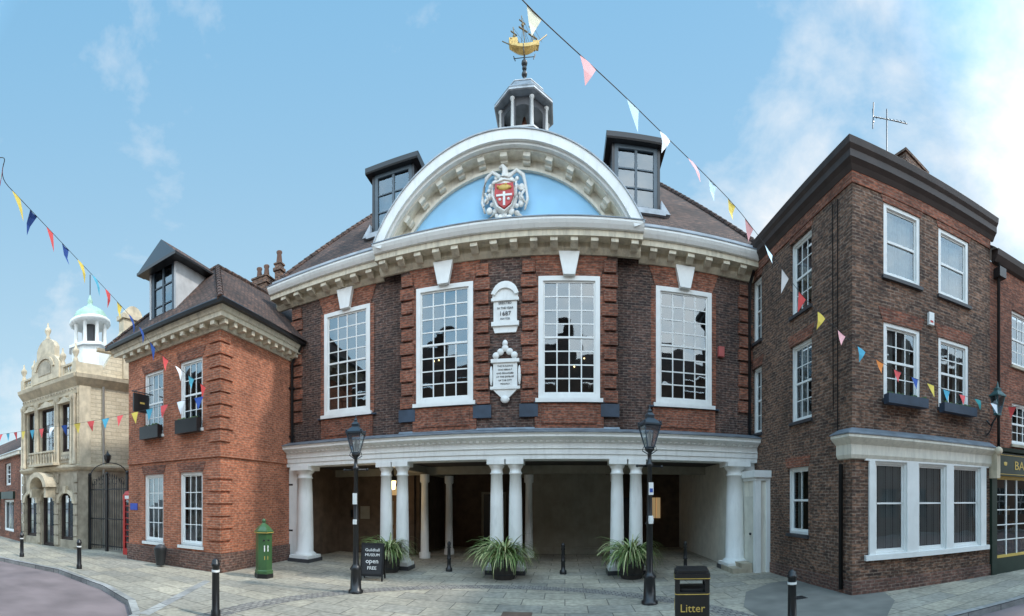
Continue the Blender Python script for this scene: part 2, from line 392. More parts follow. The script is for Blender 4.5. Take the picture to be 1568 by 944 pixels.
# main roof
g.p('roof',TILE)
e=9.64; rz=15.5
EA=(-8.0,-.5,e);EB=(7.95,-.5,e);EC=(7.95,11.5,e);ED=(-8.0,11.5,e);RA=(-5.44,5.4,rz);RB=(5.44,5.4,rz)
g.poly([EA,EB,RB,RA]); g.poly([EB,EC,RB]); g.poly([EC,ED,RA,RB]); g.poly([ED,EA,RA])
g.p('ridge_tiles',TILE)
def hipline(b,p0,p1,r=.11):
    p0=Vector(p0);p1=Vector(p1);L=(p1-p0).length;n=int(L/.33)
    for i in range(n):
        a=p0.lerp(p1,i/n); c=p0.lerp(p1,(i+.96)/n); b.tube([tuple(a),tuple(c)],[r,r*.85],8,False)
for a,b_ in ((EA,RA),(EB,RB),(RA,RB)): hipline(g,a,b_)
g.p('roof_lead_flashing',LEADL)
g.box(-7.9,-3.6,-.50,-.30,9.635,9.80); g.box(3.6,7.39,-.50,-.30,9.635,9.80)
# entablature over colonnade
g.p('entablature',PLASTER)
EP=[(-.1,3.24),(.34,3.24),(.34,3.37),(.37,3.37),(.37,3.5),(.41,3.53),(.36,3.56),(.36,3.70),(.42,3.74),(.52,3.80),(.60,3.83),(.60,3.88),(.64,3.93),(-.1,3.97)]
g.mould(EP,-7.39,7.39,0)
g.box(-7.385,7.385,.1,.35,3.2401,3.9)
u=-7.3
while u<7.3:
    g.box(u,u+.09,-.45,-.36,3.71,3.765); u+=.18
g.p('entablature_lead',LEAD)
g.mould([(.66,3.94),(.66,3.965),(.2,4.10),(-.05,4.12),(-.05,3.94)],-7.39,7.39,0)
g.mould([(.2+.0,4.08),(.33,4.07),(.30,4.13),(.2,4.16)],-3.2,3.2,-.0)
def column(u,y,r=.185,H=3.24):
    g.p('columns',PLASTER)
    g.box(u-r*1.45,u+r*1.45,y-r*1.45,y+r*1.45,.12,.22)
    g.lathe(u,y,[(.22,r*1.4),(.27,r*1.42),(.31,r*1.2),(.34,r*1.08),(1.1,r*1.06),(2.2,r*.98),(2.82,r*.88),(2.83,r*1.0),(2.87,r*1.0),(2.88,r*.9),(2.98,r*.9),(3.02,r*1.05),(3.08,r*1.22),(3.1,r*1.22)],24)
    g.box(u-r*1.35,u+r*1.35,y-r*1.35,y+r*1.35,3.1,H)
    g.p('column_bases',DGREY); g.box(u-r*1.6,u+r*1.6,y-r*1.6,y+r*1.6,0,.12)
for c in (-3.42,0,3.42):
    for s_ in (-.27,.27): column(c+s_,-.12)
for sg in (-1,1):
    column(sg*6.74,-.12,.27)
    g.p('columns',PLASTER); g.box(sg*7.37,sg*7.02,-.2,.35,.0,3.239)
# loggia interior
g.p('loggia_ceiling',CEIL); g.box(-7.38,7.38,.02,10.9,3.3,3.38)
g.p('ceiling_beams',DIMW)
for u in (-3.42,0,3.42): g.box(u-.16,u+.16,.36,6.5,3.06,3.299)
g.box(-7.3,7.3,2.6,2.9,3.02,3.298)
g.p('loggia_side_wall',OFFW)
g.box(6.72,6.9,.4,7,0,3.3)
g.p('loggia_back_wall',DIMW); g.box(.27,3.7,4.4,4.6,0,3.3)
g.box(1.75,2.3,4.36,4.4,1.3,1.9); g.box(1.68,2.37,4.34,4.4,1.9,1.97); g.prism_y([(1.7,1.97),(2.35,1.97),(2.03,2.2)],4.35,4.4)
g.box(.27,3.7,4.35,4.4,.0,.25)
g.p('loggia_dark_wall',plain('dark_brown_wall',(.11,.075,.05),.9,var=.3))  # dark brown wall colour with random mottling
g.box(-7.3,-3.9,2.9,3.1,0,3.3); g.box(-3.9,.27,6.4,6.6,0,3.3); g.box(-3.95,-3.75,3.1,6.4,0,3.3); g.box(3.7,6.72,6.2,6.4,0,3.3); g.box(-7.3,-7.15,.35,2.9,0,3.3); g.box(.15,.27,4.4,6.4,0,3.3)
g.p('loggia_doors',BLACK)
g.box(-1.9,-1.0,6.36,6.4,0,2.35); g.box(4.2,5.0,6.15,6.2,0,2.2)
g.p('door_architraves',DIMW); g.box(-2.0,-1.9,6.34,6.4,0,2.45); g.box(-1.0,-.9,6.34,6.4,0,2.45); g.box(-1.9,-1.0,6.34,6.4,2.35,2.45)
g.p('notice_boards',DIMW); g.box(-6.15,-5.75,2.86,2.9,1.35,1.85); g.box(-.65,-.35,6.33,6.4,1.3,1.8)
g.p('notice_black',BLACK); g.box(-6.6,-6.3,2.86,2.9,1.4,1.7)
g.p('fanlight_door',plain('oak_door',(.20,.11,.05),.5)); g.box(-5.1,-4.2,2.84,2.9,0,2.2); g.prism_y(arch_pts(-5.1,-4.2,2.2,2.25,.42),2.85,2.9)
g.p('door_mouldings',DIMW)
for (x0,x1,z0,z1) in ((-5.02,-4.7,.2,1.0),(-4.6,-4.28,.2,1.0),(-5.02,-4.7,1.15,2.05),(-4.6,-4.28,1.15,2.05)): g.box(x0,x1,2.825,2.84,z0,z1)
g.p('fanlight_glow',emit('warm_glass',(1,.7,.35),.25)); g.prism_y(arch_pts(-5.0,-4.3,2.28,2.3,.32),2.82,2.85)
g.box(5.45,5.62,6.1,6.19,1.3,2.2); g.box(5.66,5.83,6.1,6.19,1.3,2.2)
g.p('inner_pillars',PLASTER)
for (u,y) in ((-3.3,2.4),(-2.75,3.7),(.35,3.4),(3.42,2.6)):
    g.lathe(u,y,[(0,.2),(.2,.2),(.22,.15),(2.7,.12),(2.75,.17),(3.02,.17)],16)
g.p('drainpipe',BLACK); g.tube([(7.25,-.42,9.1),(7.25,-.1,8.8),(7.25,-.1,4.1)],.05,8)
# dormers
def dormer(b,u,y,z0,z1,w,frame_m,roof_m,side_m,glass_rows=2):
    h=w/2
    b.p('dormer_cheeks',side_m); b.box(u-h,u-h+.08,y,y+3,z0,z1); b.box(u+h-.08,u+h,y,y+3,z0,z1)
    b.p('dormer_frame',frame_m)
    b.box(u-h+.08,u-h+.2,y+.02,y+.12,z0,z1); b.box(u+h-.2,u+h-.08,y+.02,y+.12,z0,z1); b.box(u-h+.2,u+h-.2,y+.02,y+.12,z1-.12,z1); b.box(u-h+.2,u+h-.2,y+.02,y+.12,z0,z0+.14)
    b.box(u-.04,u+.04,y+.04,y+.1,z0+.14,z1-.12)
    for k in range(1,glass_rows+1):
        zm=z0+.14+(z1-z0-.26)*k/(glass_rows+1); hh=.02
        b.box(u-h+.2,u-.04,y+.045,y+.095,zm-hh,zm+hh); b.box(u+.04,u+h-.2,y+.045,y+.095,zm-hh,zm+hh)
    b.p('window_glass',GLASS)
    b.poly([(u-h+.2,y+.08,z0+.14),(u+h-.2,y+.08,z0+.14),(u+h-.2,y+.075,z1-.12),(u-h+.2,y+.075,z1-.12)])
    b.p('dormer_blind',LEAD); b.poly([(u-h+.08,y+.6,z0),(u+h-.08,y+.6,z0),(u+h-.08,y+.6,z1),(u-h+.08,y+.6,z1)])
for sg in (-1,1):
    dormer(g,sg*3.85,.75,11.0,13.0,1.5,plain('dormer_grey',(.07,.095,.115),.5),BLACK,BLACK)
    g.p('dormer_roof',BLACK); c=sg*3.85; g.mould([(-3,13.0),(.16,13.0),(.18,13.05),(.18,13.2),(.1,13.26),(-3,13.4)],c-.93,c+.93,.75)
    g.p('dormer_flashing',LEADL); g.box(c-.9,c+.9,.58,.8,10.84,11.0)
    g.prism_y([(c+.76,10.9),(c+1.05,10.9),(c+.76,11.3)],.6,.75); g.prism_y([(c-.76,10.9),(c-1.05,10.9),(c-.76,11.3)],.6,.75)
# cupola (stands on the ridge)
cy=17.45-FY; M0=g.M.copy(); g.M=g.M@Matrix.Translation((0,0,-.62))
g.p('cupola_base',LEAD); g.lathe(0,cy,[(15.4,1.55),(16.95,1.38)],4,False,pi/4); g.lathe(0,cy,[(16.9,1.2),(17.2,1.2)],8,False,pi/8)
g.p('cupola_frame',DGREY)
for i in range(8):
    a=2*pi*i/8+pi/8; x=.93*math.cos(a); yy=.93*math.sin(a)
    g.box(x-.08,x+.08,cy+yy-.08,cy+yy+.08,17.2,18.55)
g.p('cupola_trim',plain('grey_white',(.50,.50,.49),.6,dirt=.3))
for i in range(8):
    a=2*pi*i/8+pi/8; x=1.0*math.cos(a); yy=1.0*math.sin(a)
    g.lathe(x,cy+yy,[(17.2,.075),(18.4,.06),(18.45,.1),(18.5,.1)],8)
g.lathe(0,cy,[(17.15,1.22),(17.22,1.22),(17.26,1.12)],8,False,pi/8)
g.p('cupola_arches',DGREY)
for i in range(8):
    a0=2*pi*i/8+pi/8; a1=a0+2*pi/8
    p0=Vector((.94*math.cos(a0),.94*math.sin(a0),0)); p1=Vector((.94*math.cos(a1),.94*math.sin(a1),0))
    n=10
    for k in range(n):
        t0=k/n;t1=(k+1)/n; z0=17.98+.30*math.sqrt(max(0,1-(2*t0-1)**2)); z1=17.98+.30*math.sqrt(max(0,1-(2*t1-1)**2))
        q0=p0.lerp(p1,t0);q1=p0.lerp(p1,t1)
        g.poly([(q0.x,cy+q0.y,z0),(q1.x,cy+q1.y,z1),(q1.x,cy+q1.y,18.6),(q0.x,cy+q0.y,18.6)])
    q0=p0.lerp(p1,.14);q1=p0.lerp(p1,.0); q2=p0.lerp(p1,.86)
    g.poly([(q1.x,cy+q1.y,17.2),(q0.x,cy+q0.y,17.2),(q0.x,cy+q0.y,18.2),(q1.x,cy+q1.y,18.2)]); g.poly([(p1.x,cy+p1.y,17.2),(q2.x,cy+q2.y,17.2),(q2.x,cy+q2.y,18.2),(p1.x,cy+p1.y,18.2)])
g.p('cupola_roof',LEAD)
g.lathe(0,cy,[(18.55,1.0),(18.6,1.22),(18.74,1.27),(18.78,1.24),(18.95,1.08),(19.15,.92),(19.3,.84)],8,False,pi/8)
g.p('cupola_eaves',LEADL); g.lathe(0,cy,[(18.60,1.22),(18.61,1.28),(18.67,1.28),(18.675,1.2)],8,False,pi/8)
g.p('cupola_roof_top',LEADL); g.lathe(0,cy,[(19.3,.86),(19.34,.86),(19.36,.8),(19.6,.36)],8,False,pi/8)
g.p('cupola_dome',LEADL); g.lathe(0,cy,[(19.5,.36),(19.75,.33),(19.88,.24),(19.96,.08)],12)
g.p('cupola_bell',BR_RED); g.lathe(0,cy,[(17.25,.3),(17.9,.28),(18.2,.12),(18.5,.05)],12)
g.p('vane_rod',IRON); g.lathe(0,cy,[(19.9,.05),(21.4,.03),(21.6,.015)],8)
for z,r in ((20.30,.12),(20.55,.10),(20.76,.13)): g.ball((0,cy,z),r)
for dx,dy in ((1,0),(-1,0),(0,1),(0,-1)):
    g.tube([(0,cy,21.0),(dx*.45,cy+dy*.45,21.0)],.014); g.tube([(dx*.38,cy+dy*.38,20.9),(dx*.45,cy+dy*.45,21.1)],.02)
g.p('vane_ship',GOLD)
g.M=M0@Matrix.Translation((.05,cy,20.48))@Matrix.Rotation(-.12,4,'Y')@Matrix.Scale(.95,4)@Matrix.Translation((0,-cy,-21.12))
n=12
T=Matrix.Rotation(math.radians(12),4,'Z')
vs=[];fs=[]
for i in range(n+1):
    t=i/n; x=-.66+1.32*t; w=.19*math.sin(pi*min(1,max(.05,t*.90+.07)))**.5; sheer=.55*abs(t-.42)**1.7; dp=.34*math.sin(pi*min(1,max(.12,t)))**.4 if t<.999 else .12
    for a,bz in ((-.9,1),(-1,.5),(0,0),(1,.5),(.9,1)):
        v=T@Vector((x,a*w,21.12+.34-dp*(1-bz)+sheer)); vs.append((v.x,cy+v.y,v.z))
for i in range(n):
    for k in range(4): fs.append((i*5+k,i*5+k+1,i*5+k+6,i*5+k+5))
    fs.append((i*5+4,i*5,i*5+5,i*5+9))
fs.append((0,1,2,3,4)); fs.append(tuple(n*5+k for k in range(5)))
g.add(vs,fs)
def rt(x,z,o=0): v=T@Vector((x,o,0)); return (v.x,cy+v.y,z)
for x0,x1,z0,z1 in ((-.66,-.30,21.5,21.78),(.38,.62,21.45,21.66)):
    q4=[rt(x0,0,-.11),rt(x1,0,-.13),rt(x1,0,.13),rt(x0,0,.11)]
    g.add([(a[0],a[1],z0) for a in q4]+[(a[0],a[1],z1) for a in q4],[(0,1,2,3),(4,5,6,7),(0,1,5,4),(1,2,6,5),(2,3,7,6),(3,0,4,7)])
g.p('vane_masts',plain('dull_gilding',(.20,.15,.08),.5,metal=.5))
g.tube([rt(.60,21.7),rt(1.05,22.05)],.025); g.tube([rt(-.66,21.6),rt(-.95,21.75)],.02)
MS=((-.40,22.35),(.03,22.85),(.42,22.55))
for x,h in MS:
    g.tube([rt(x,21.3),rt(x,h)],.024)
    g.tube([rt(x-.20,h-.62,-.12),rt(x+.20,h-.58,.12)],.035); g.tube([rt(x-.14,h-.28,-.1),rt(x+.14,h-.25,.1)],.028)
    g.lathe(rt(x,0)[0],rt(x,0)[1],[(h-.46,.05),(h-.38,.07)],8)
    for o_ in (-.13,.13):
        g.tube([rt(x,h-.4),rt(x-.16,21.55,o_)],.007,4); g.tube([rt(x,h-.4),rt(x+.16,21.55,o_)],.007,4)
    g.tube([rt(x,h-.02),rt(x+.38,21.7)],.006,4)
g.M=M0
g.fin()

lt=B('hanging_lantern').frame(-5.75,13.4,0)
lt.p('bracket',IRON); lt.lathe(0,0,[(2.75,.13),(2.82,.16),(2.95,.05),(3.3,.02)],8,False); lt.lathe(0,0,[(2.42,.07),(2.45,.09)],8)
lt.p('glass',LAMPON); lt.lathe(0,0,[(2.45,.08),(2.75,.12)],8); lt.fin()
ld=bpy.data.lights.new('lantern_light','POINT'); ld.energy=14; ld.color=(1,.72,.4); ld.shadow_soft_size=.12
lo=bpy.data.objects.new('lantern_light',ld); lo.location=(-5.75,13.35,2.3); sc.collection.objects.link(lo)

# ------------------------------------------------------------------ side porch
p=B('side_porch').frame(5.33,11.0,0)
p.p('walls',CREAM); p.box(0,.44,0,1.05,.0,2.75)
p.p('cornice',PLASTER); p.box(-.12,.46,-.12,1.04,2.75,2.95); p.box(-.06,.45,-.06,1.045,2.66,2.75)
p.p('pilaster',PLASTER); p.box(-.05,.12,-.05,.12,0,2.66); p.box(-.05,0,.85,1.0,0,2.66); p.box(.3,.442,-.05,.0,0,2.66)
p.p('door',OFFW); p.box(-.03,0,.2,.8,.1,2.2); p.p('knob',BLACK); p.ball((-.06,.3,1.1),.04)
p.p('steps',STONE2); p.box(-.7,-.08,.1,1.0,0,.14); p.box(-.4,-.08,.12,.98,.14,.27)
p.fin()

# ------------------------------------------------------------------ left brick house
h=B('brick_house')
LF=(-13.0,7.85,.1317); LL=4.186
RF=(-8.85,8.4,1.6275); RL=3.68
WZ=7.25
h.frame(*LF)
wins=[(.85,1.8,.7,2.95),(2.55,3.5,.7,2.95),(.85,1.8,4.25,6.4),(2.55,3.5,4.25,6.4)]
h.p('walls',BR_ORANGE); h.wall(0,LL,.0,WZ,0,wins,.4)
h.p('plinth',BR_PLINTH); h.box(-.03,LL+.03,-.05,.0,0,.55)
h.p('string_course',BR_ORANGE); h.box(0,LL+.05,-.055,.0,3.35,3.55)
h.p('lintels',BR_RED)
for a,b_,c,d in wins:
    h.prism_y([(a-.02,d),(b_+.02,d),(b_+.14,d+.3),(a-.14,d+.3)],-.012,.0)
for i,(a,b_,c,d) in enumerate(wins):
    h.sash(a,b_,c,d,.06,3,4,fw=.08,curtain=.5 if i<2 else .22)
    h.p('sills',WHITE if i<2 else STONE2); h.box(a-.05,b_+.05,-.06,.08,c-.09,c)
h.p('window_boxes',BLACK)
for a,b_,c,d in wins[2:]: h.box(a+.02,b_-.02,-.24,-.03,c-.12,c+.30)
h.p('window_box_plants',plain('box_foliage',(.05,.09,.03),.9))
for a,b_,c,d in wins[2:]:
    for k in range(20): h.ball((R.uniform(a+.08,b_-.08),-.14+R.uniform(-.06,.06),c+.30),R.uniform(.03,.06),5)
h.p('quoins',BR_ORANGE)
z=.56;i=0
while z<WZ-.3:
    if not (3.0<z<3.55):
        w=.52 if i%2==0 else .40
        h.frame(*LF); h.box(LL-w,LL+.04,-.05,.0,z,z+.30)
        h.frame(*RF); h.box(0,w,-.05,.0,z,z+.30)
    z+=.36;i+=1
h.frame(*RF)
h.p('walls',BR_ORANGE); h.wall(0,RL,0,WZ,0,[],.1)
h.p('plinth',BR_PLINTH); h.box(-.03,RL,-.05,.0,0,.55)
h.p('string_course',BR_ORANGE); h.box(0,RL,-.055,.0,3.35,3.55)
h.frame()
h.p('walls',BR_ORANGE); h.poly([(-13,7.85,0),(-13,16,0),(-13,16,WZ),(-13,7.85,WZ)])
HP=[(-.02,7.0),(.06,7.0),(.10,7.1),(.10,7.2),(.38,7.2),(.38,7.32),(.42,7.34),(.48,7.46),(.48,7.5),(0,7.55)]
h.p('cornice',CREAM2)
h.frame(*LF); h.mould(HP,0,LL,0,1,.927)
u=.15
while u<LL+.3: h.box(u-.07,u+.07,-.33,-.10,7.06,7.203); u+=.40
h.frame(*RF); h.mould(HP,0,RL,0,.927,0)
u=-.1
while u<RL: h.box(u-.07,u+.07,-.33,-.10,7.06,7.203); u+=.40
GP=[(.46,7.46),(.60,7.46),(.62,7.56),(.60,7.60),(.46,7.60)]
h.p('gutter',BLACK)
h.frame(*LF); h.mould(GP,0,LL,0,1,.927); h.frame(*RF); h.mould(GP,0,RL,0,.927,0)
h.p('drainpipe',BLACK)
h.tube([(RL-.12,-.52,7.45),(RL-.12,-.3,7.2),(RL-.12,-.1,6.9),(RL-.12,-.1,.1)],.05,8)
for zz in (1,2.6,4.3,6): h.box(RL-.19,RL-.05,-.17,0,zz,zz+.06)
h.p('street_name_sign',plain('sign_blue2',(.04,.08,.4),.5)); h.frame(*LF); h.box(.12,.5,-.03,0,1.75,1.98)
h.frame()
h.p('roof',TILE)
a_=(-13.5,7.2,7.56);b_=(-8.30,7.88,7.56);c_=(-8.42,17,7.56);d_=(-13.5,17,7.56);r1=(-10.9,10.2,10.3);r2=(-10.9,17,10.3)
h.poly([a_,b_,r1]);h.poly([b_,c_,r2,r1]);h.poly([d_,a_,r1,r2])
h.p('ridge_tiles',TILE)
for x,y_ in ((a_,r1),(b_,r1),(r1,r2)): hipline(h,x,y_,.1)
h.frame(*LF)
dormer(h,1.75,.0,7.75,9.85,1.25,plain('dormer_blue',(.04,.06,.08),.5),TILE,plain('grey_render',(.48,.48,.48),.8,dirt=.2))
h.p('dormer_roof',TILE)
h.poly([(.85,-.3,9.75),(1.75,-.3+.25,10.6),(1.75,3,10.6),(.85,3,9.75)]); h.poly([(2.65,-.3,9.75),(2.65,3,9.75),(1.75,3,10.6),(1.75,-.05,10.6)])
h.p('dormer_fascia',BLACK)
h.poly([(.85,-.3,9.75),(2.65,-.3,9.75),(1.75,-.05,10.6)]); h.box(.83,2.67,-.32,.02,9.66,9.75)
h.box(.83,1.12,.02,2,9.68,9.75); h.box(2.38,2.67,.02,2,9.68,9.75)
h.fin()
s=B('hanging_sign').frame(*LF)
s.p('bracket',IRON); s.tube([(1.3,0,5.6),(1.3,-.9,5.6)],.02); s.tube([(1.3,0,5.95),(1.3,-.8,5.61)],.012)
s.p('board',BLACK); s.box(1.27,1.33,-.85,-.2,4.95,5.55); s.p('lettering_panel',GOLDP); s.box(1.335,1.337,-.6,-.4,5.22,5.28); s.fin()
def chimney(name,x,y,z0,z1,w,d,pots,mat):
    c=B(name).frame(x,y,.1)
    c.p('stack',mat); c.box(-w/2,w/2,-d/2,d/2,z0,z1); c.box(-w/2-.06,w/2+.06,-d/2-.06,d/2+.06,z1-.3,z1-.15); c.box(-w/2-.04,w/2+.04,-d/2-.04,d/2+.04,z1,z1+.07)
    c.p('pots',plain('terracotta_pot',(.16,.09,.065),.9))
    for i in range(pots):
        u=-w/2+w*(i+.5)/pots; c.lathe(u,0,[(z1+.07,.13),(z1+.1,.14),(z1+.5,.10),(z1+.55,.13),(z1+.62,.13)],10)
    c.fin()
chimney('chimney_stack',-12.75,14.8,7,12.2,.8,.6,2,BR_BROWN)
chimney('chimney_stack',-11.95,15.0,7,12.7,.3,.3,1,BR_BROWN)

# ------------------------------------------------------------------ right brick house
r=B('corner_brick_house')
KF=(5.72,12.1,-1.5417); KL=4.812
CF=(5.86,7.29,-.2126); CL=4.22; WT=9.35
r.frame(*KF)
fw_=[(2.25,3.25,4.15,6.2),(2.25,3.25,6.98,8.95),(2.1,3.1,1.2,2.96),(.0,.62,4.15,6.2),(.0,.62,6.98,8.95)]
r.p('walls',BR_BROWN); r.wall(0,KL,0,WT,0,fw_,.4)
r.p('lintels',BR_RED)
for a,b_,c,d in fw_: r.prism_y([(max(0,a-.02),d),(b_+.02,d),(b_+.12,d+.28),(max(0,a-.12),d+.28)],-.012,0)
for i,(a,b_,c,d) in enumerate(fw_):
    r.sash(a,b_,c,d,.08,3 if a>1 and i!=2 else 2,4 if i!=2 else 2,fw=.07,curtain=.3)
    r.p('sills',DGREY); r.box(a,b_+.05,-.06,.1,c-.08,c)
r.p('lintel_band',BR_RED); r.box(0,KL+.02,-.03,0,9.1,WT)
r.p('drainpipe',BLACK); r.tube([(KL-.28,-.1,2.9),(KL-.28,-.1,.1)],.05,8)
r.p('plinth',BR_PLINTH); r.box(1.2,KL+.03,-.05,0,0,.3)
r.p('cable',IRON); r.tube([(KL-.5,-.02,9),(KL-.5,-.02,3.5)],.012,5); r.tube([(KL-.7,-.02,9),(KL-.66,-.02,4.2)],.01,5)
r.frame(*CF)
up=[(.80,1.83,7.25,8.95),(2.40,3.42,7.25,8.95)]; mid=[(.80,1.83,4.42,6.2),(2.40,3.42,4.42,6.2)]
shop=(.40,4.03,.86,2.98)
r.p('walls',BR_BROWN); r.wall(0,CL,0,WT,0,up+mid+[shop],.4)
r.p('lintels',BR_RED)
for a,b_,c,d in up+mid: r.prism_y([(a-.02,d),(b_+.02,d),(b_+.14,d+.32),(a-.14,d+.32)],-.014,0)
r.p('lintel_band',BR_RED); r.box(-.02,CL,-.03,0,9.1,WT)
for i,(a,b_,c,d) in enumerate(up+mid):
    r.sash(a,b_,c,d,.02,1 if i<2 else 3,2 if i<2 else 4,fw=.09,curtain=.5 if i<2 else .33)
    r.p('sills',BLACK); r.box(a-.05,b_+.05,-.08,.04,c-.08,c)
r.p('window_boxes',BLUELEAD)
for a,b_,c,d in mid: r.box(a-.04,b_+.04,-.30,-.08,c-.14,c+.08)
r.p('window_box_plants',plain('box_foliage',(.05,.09,.03),.9))
for a,b_,c,d in mid:
    for k in range(26): 
        x=R.uniform(a,b_); r.ball((x,-.2+R.uniform(-.06,.06),c+.08),R.uniform(.03,.06),5)
r.p('plinth',BR_PLINTH); r.box(-.03,CL,-.05,0,0,.3)
r.p('shopfront_frame',WHITE)
a,b_,c,d=shop
r.box(a-.1,b_+.1,-.10,.1,c-.12,c); r.box(a-.1,b_+.1,-.06,.1,d,3.2)
for q0,q1 in ((.40,.55),(1.42,1.75),(2.62,2.86),(3.83,4.03)): r.box(q0,q1,-.06,.12,c,d)
for q0,q1 in ((.55,1.42),(1.75,2.62),(2.86,3.83)):
    r.sash(q0,q1,c,d,.0,1,1,fw=.05,gm=GLASS2,meet=False,room=.38)
    r.p('window_frames',WHITE); r.box(q0+.05,q1-.05,.05,.09,2.0,2.04)
    r.p('vertical_blinds',WHITE)
    n=10
    for k in range(n):
        x=q0+.13+(q1-q0-.26)*k/(n-1); w_=.030+.008*((k*7)%3); r.poly([(x-w_,.100,c+.12),(x+w_,.118,c+.12),(x+w_,.118,d-.10),(x-w_,.100,d-.10)])
SP=[(-.02,3.0),(.06,3.02),(.10,3.1),(.10,3.32),(.20,3.40),(.26,3.46),(.26,3.52),(-.02,3.60)]
r.p('shopfront_cornice',CREAM); r.mould(SP,0,CL,0,.785,0)
r.frame(*KF); r.mould(SP,KL-.45,KL,0,0,.785)
r.p('shopfront_lead',LEAD); r.frame(*CF); r.mould([(.28,3.525),(.28,3.55),(0,3.70),(0,3.59)],0,CL,0,.785,0)
r.frame(*KF); r.mould([(.28,3.525),(.28,3.55),(0,3.70),(0,3.59)],KL-.47,KL,0,0,.785)
TP=[(-.02,9.35),(.04,9.35),(.10,9.45),(.18,9.53),(.18,9.68),(.24,9.76),(.26,9.90),(.22,9.94),(-.02,9.96)]
r.p('eaves_cornice',DBROWN)
r.frame(*CF); r.mould(TP,0,CL+.1,0,.785,0); r.frame(*KF); r.mould(TP,0,KL,0,0,.785)
r.frame()
r.p('roof',TILE)
r.poly([(5.55,12.2,9.9),(5.65,7.1,9.9),(10.0,6.2,9.9),(10.4,7.5,10.8),(8.2,9.5,11.1),(7.6,12.2,11.1)])
r.p('end_wall',BR_BROWN); r.poly([(9.98,6.4,0),(9.98,6.4,9.9),(10.9,12,9.9),(10.9,12,0)])
r.frame(*CF)
r.p('alarm_box',WHITE); r.box(2.05,2.2,-.09,0,6.4,6.7)
r.p('alarm_box_label',REDP); r.box(2.08,2.17,-.094,-.09,6.45,6.5)
r.fin()
chimney('chimney_stack',8.65,8.25,9.8,11.45,1.0,.6,0,BR_BROWN)
ae=B('tv_aerial').frame(8.10,8.55,-.62)
ae.p('mast',IRON); ae.tube([(0,0,10.6),(0,0,12.95)],.018); ae.tube([(-.38,0,12.7),(.58,0,12.62)],.014)
ae.p('elements',IRON)
for k in range(9): ae.tube([(-.3+k*.1,-.14,12.53),(-.3+k*.1,.14,12.82)],.010,4)
ae.tube([(-.38,-.1,12.45),(-.38,.1,13.0)],.016,4); ae.tube([(-.38,.1,12.45),(-.38,-.1,13.0)],.016,4); ae.fin()

# ------------------------------------------------------------------ right shop building
q=B('shop_building').frame(9.98,6.40,-.2126)
sw=[(.95,1.95,6.1,7.75),(.95,1.95,3.75,5.0),(3.0,4.0,6.1,7.75),(3.0,4.0,3.75,5.0)]
q.p('walls',BR_RED); q.wall(.0,9.2,2.85,8.8,0.02,sw,.35)
for w in sw: q.sash(*w,.08,3,4,curtain=.3); q.p('sills',STONE2); q.box(w[0]-.05,w[1]+.05,-.05,.1,w[2]-.08,w[2])
q.p('eaves_cornice',DBROWN); q.mould([(-.02,8.75),(.1,8.8),(.22,8.95),(.25,9.1),(-.02,9.15)],.12,9,0.02)
q.p('roof',TILE); q.poly([(0,-.2,9.1),(9,-.2,9.1),(9,4,12),(0,4,12)]); q.poly([(0,-.2,9.1),(0,4,12),(0,4,9.1)])
q.p('shop_fascia',DGREEN); q.box(.14,6,-.22,.02,2.78,3.42); q.mould([(0,3.42),(.3,3.46),(.34,3.56),(0,3.6)],.13,6.05,0)
q.p('fascia_gilding',GOLDP); q.box(.2,5.9,-.226,-.222,2.82,2.835); q.box(.2,5.9,-.226,-.222,3.36,3.375)
q.lathe(.42,-.2,[(3.04,.02),(3.08,.09),(3.16,.10),(3.2,.02)],10,True,0,1,.3)
q.text('BAGGINS BOOK BAZAAR',.36,GOLDP,2.85,-.225,3.08,part='fascia_lettering')
q.p('console_bracket',STONE); q.box(-.02,.12,-.3,0,2.7,3.5); q.ball((.05,-.3,3.45),.12)
q.p('shop_pilasters',DGREEN); 
for u in (.0,2.5,5.0): q.box(u,u+.2,-.1,.1,0,2.78)
q.box(.2,5,-.06,.1,0,.45)
q.p('shop_frames',GOLDP); q.box(.2,5,-.07,.0,.45,.52); q.box(.2,5,-.07,.0,2.68,2.78)
q.p('window_frames',WHITE)
for u0 in (.2,2.7):
    for k in range(6): x=u0+2.3*k/5; q.box(x-.02,x+.02,-.03,.02,.52,2.68)
    for k in range(1,5): z=.52+2.16*k/5; q.box(u0,u0+2.3,-.027,.017,z-.015,z+.015)
q.p('window_glass',GLASS2); q.poly([(.2,.0,.52),(5,.0,.52),(5,.0,2.68),(.2,.0,2.68)])
q.p('room_darkness',DIM); q.poly([(.2,.9,.1),(5,.9,.1),(5,.9,2.78),(.2,.9,2.78)])
q.p('display_books',plain('display_goods',(.35,.22,.12),.8,var=.6,scale=9))
for k in range(24): x=R.uniform(.3,4.8); z=R.choice((.55,1.1,1.65)); q.box(x,x+R.uniform(.05,.2),.3,.5,z,z+R.uniform(.15,.35))
q.p('drainpipe',BLACK); q.tube([(.28,-.08,8.8),(.28,-.08,3.6)],.045,8); q.box(.16,.42,-.25,.0,8.35,8.62)
q.fin()

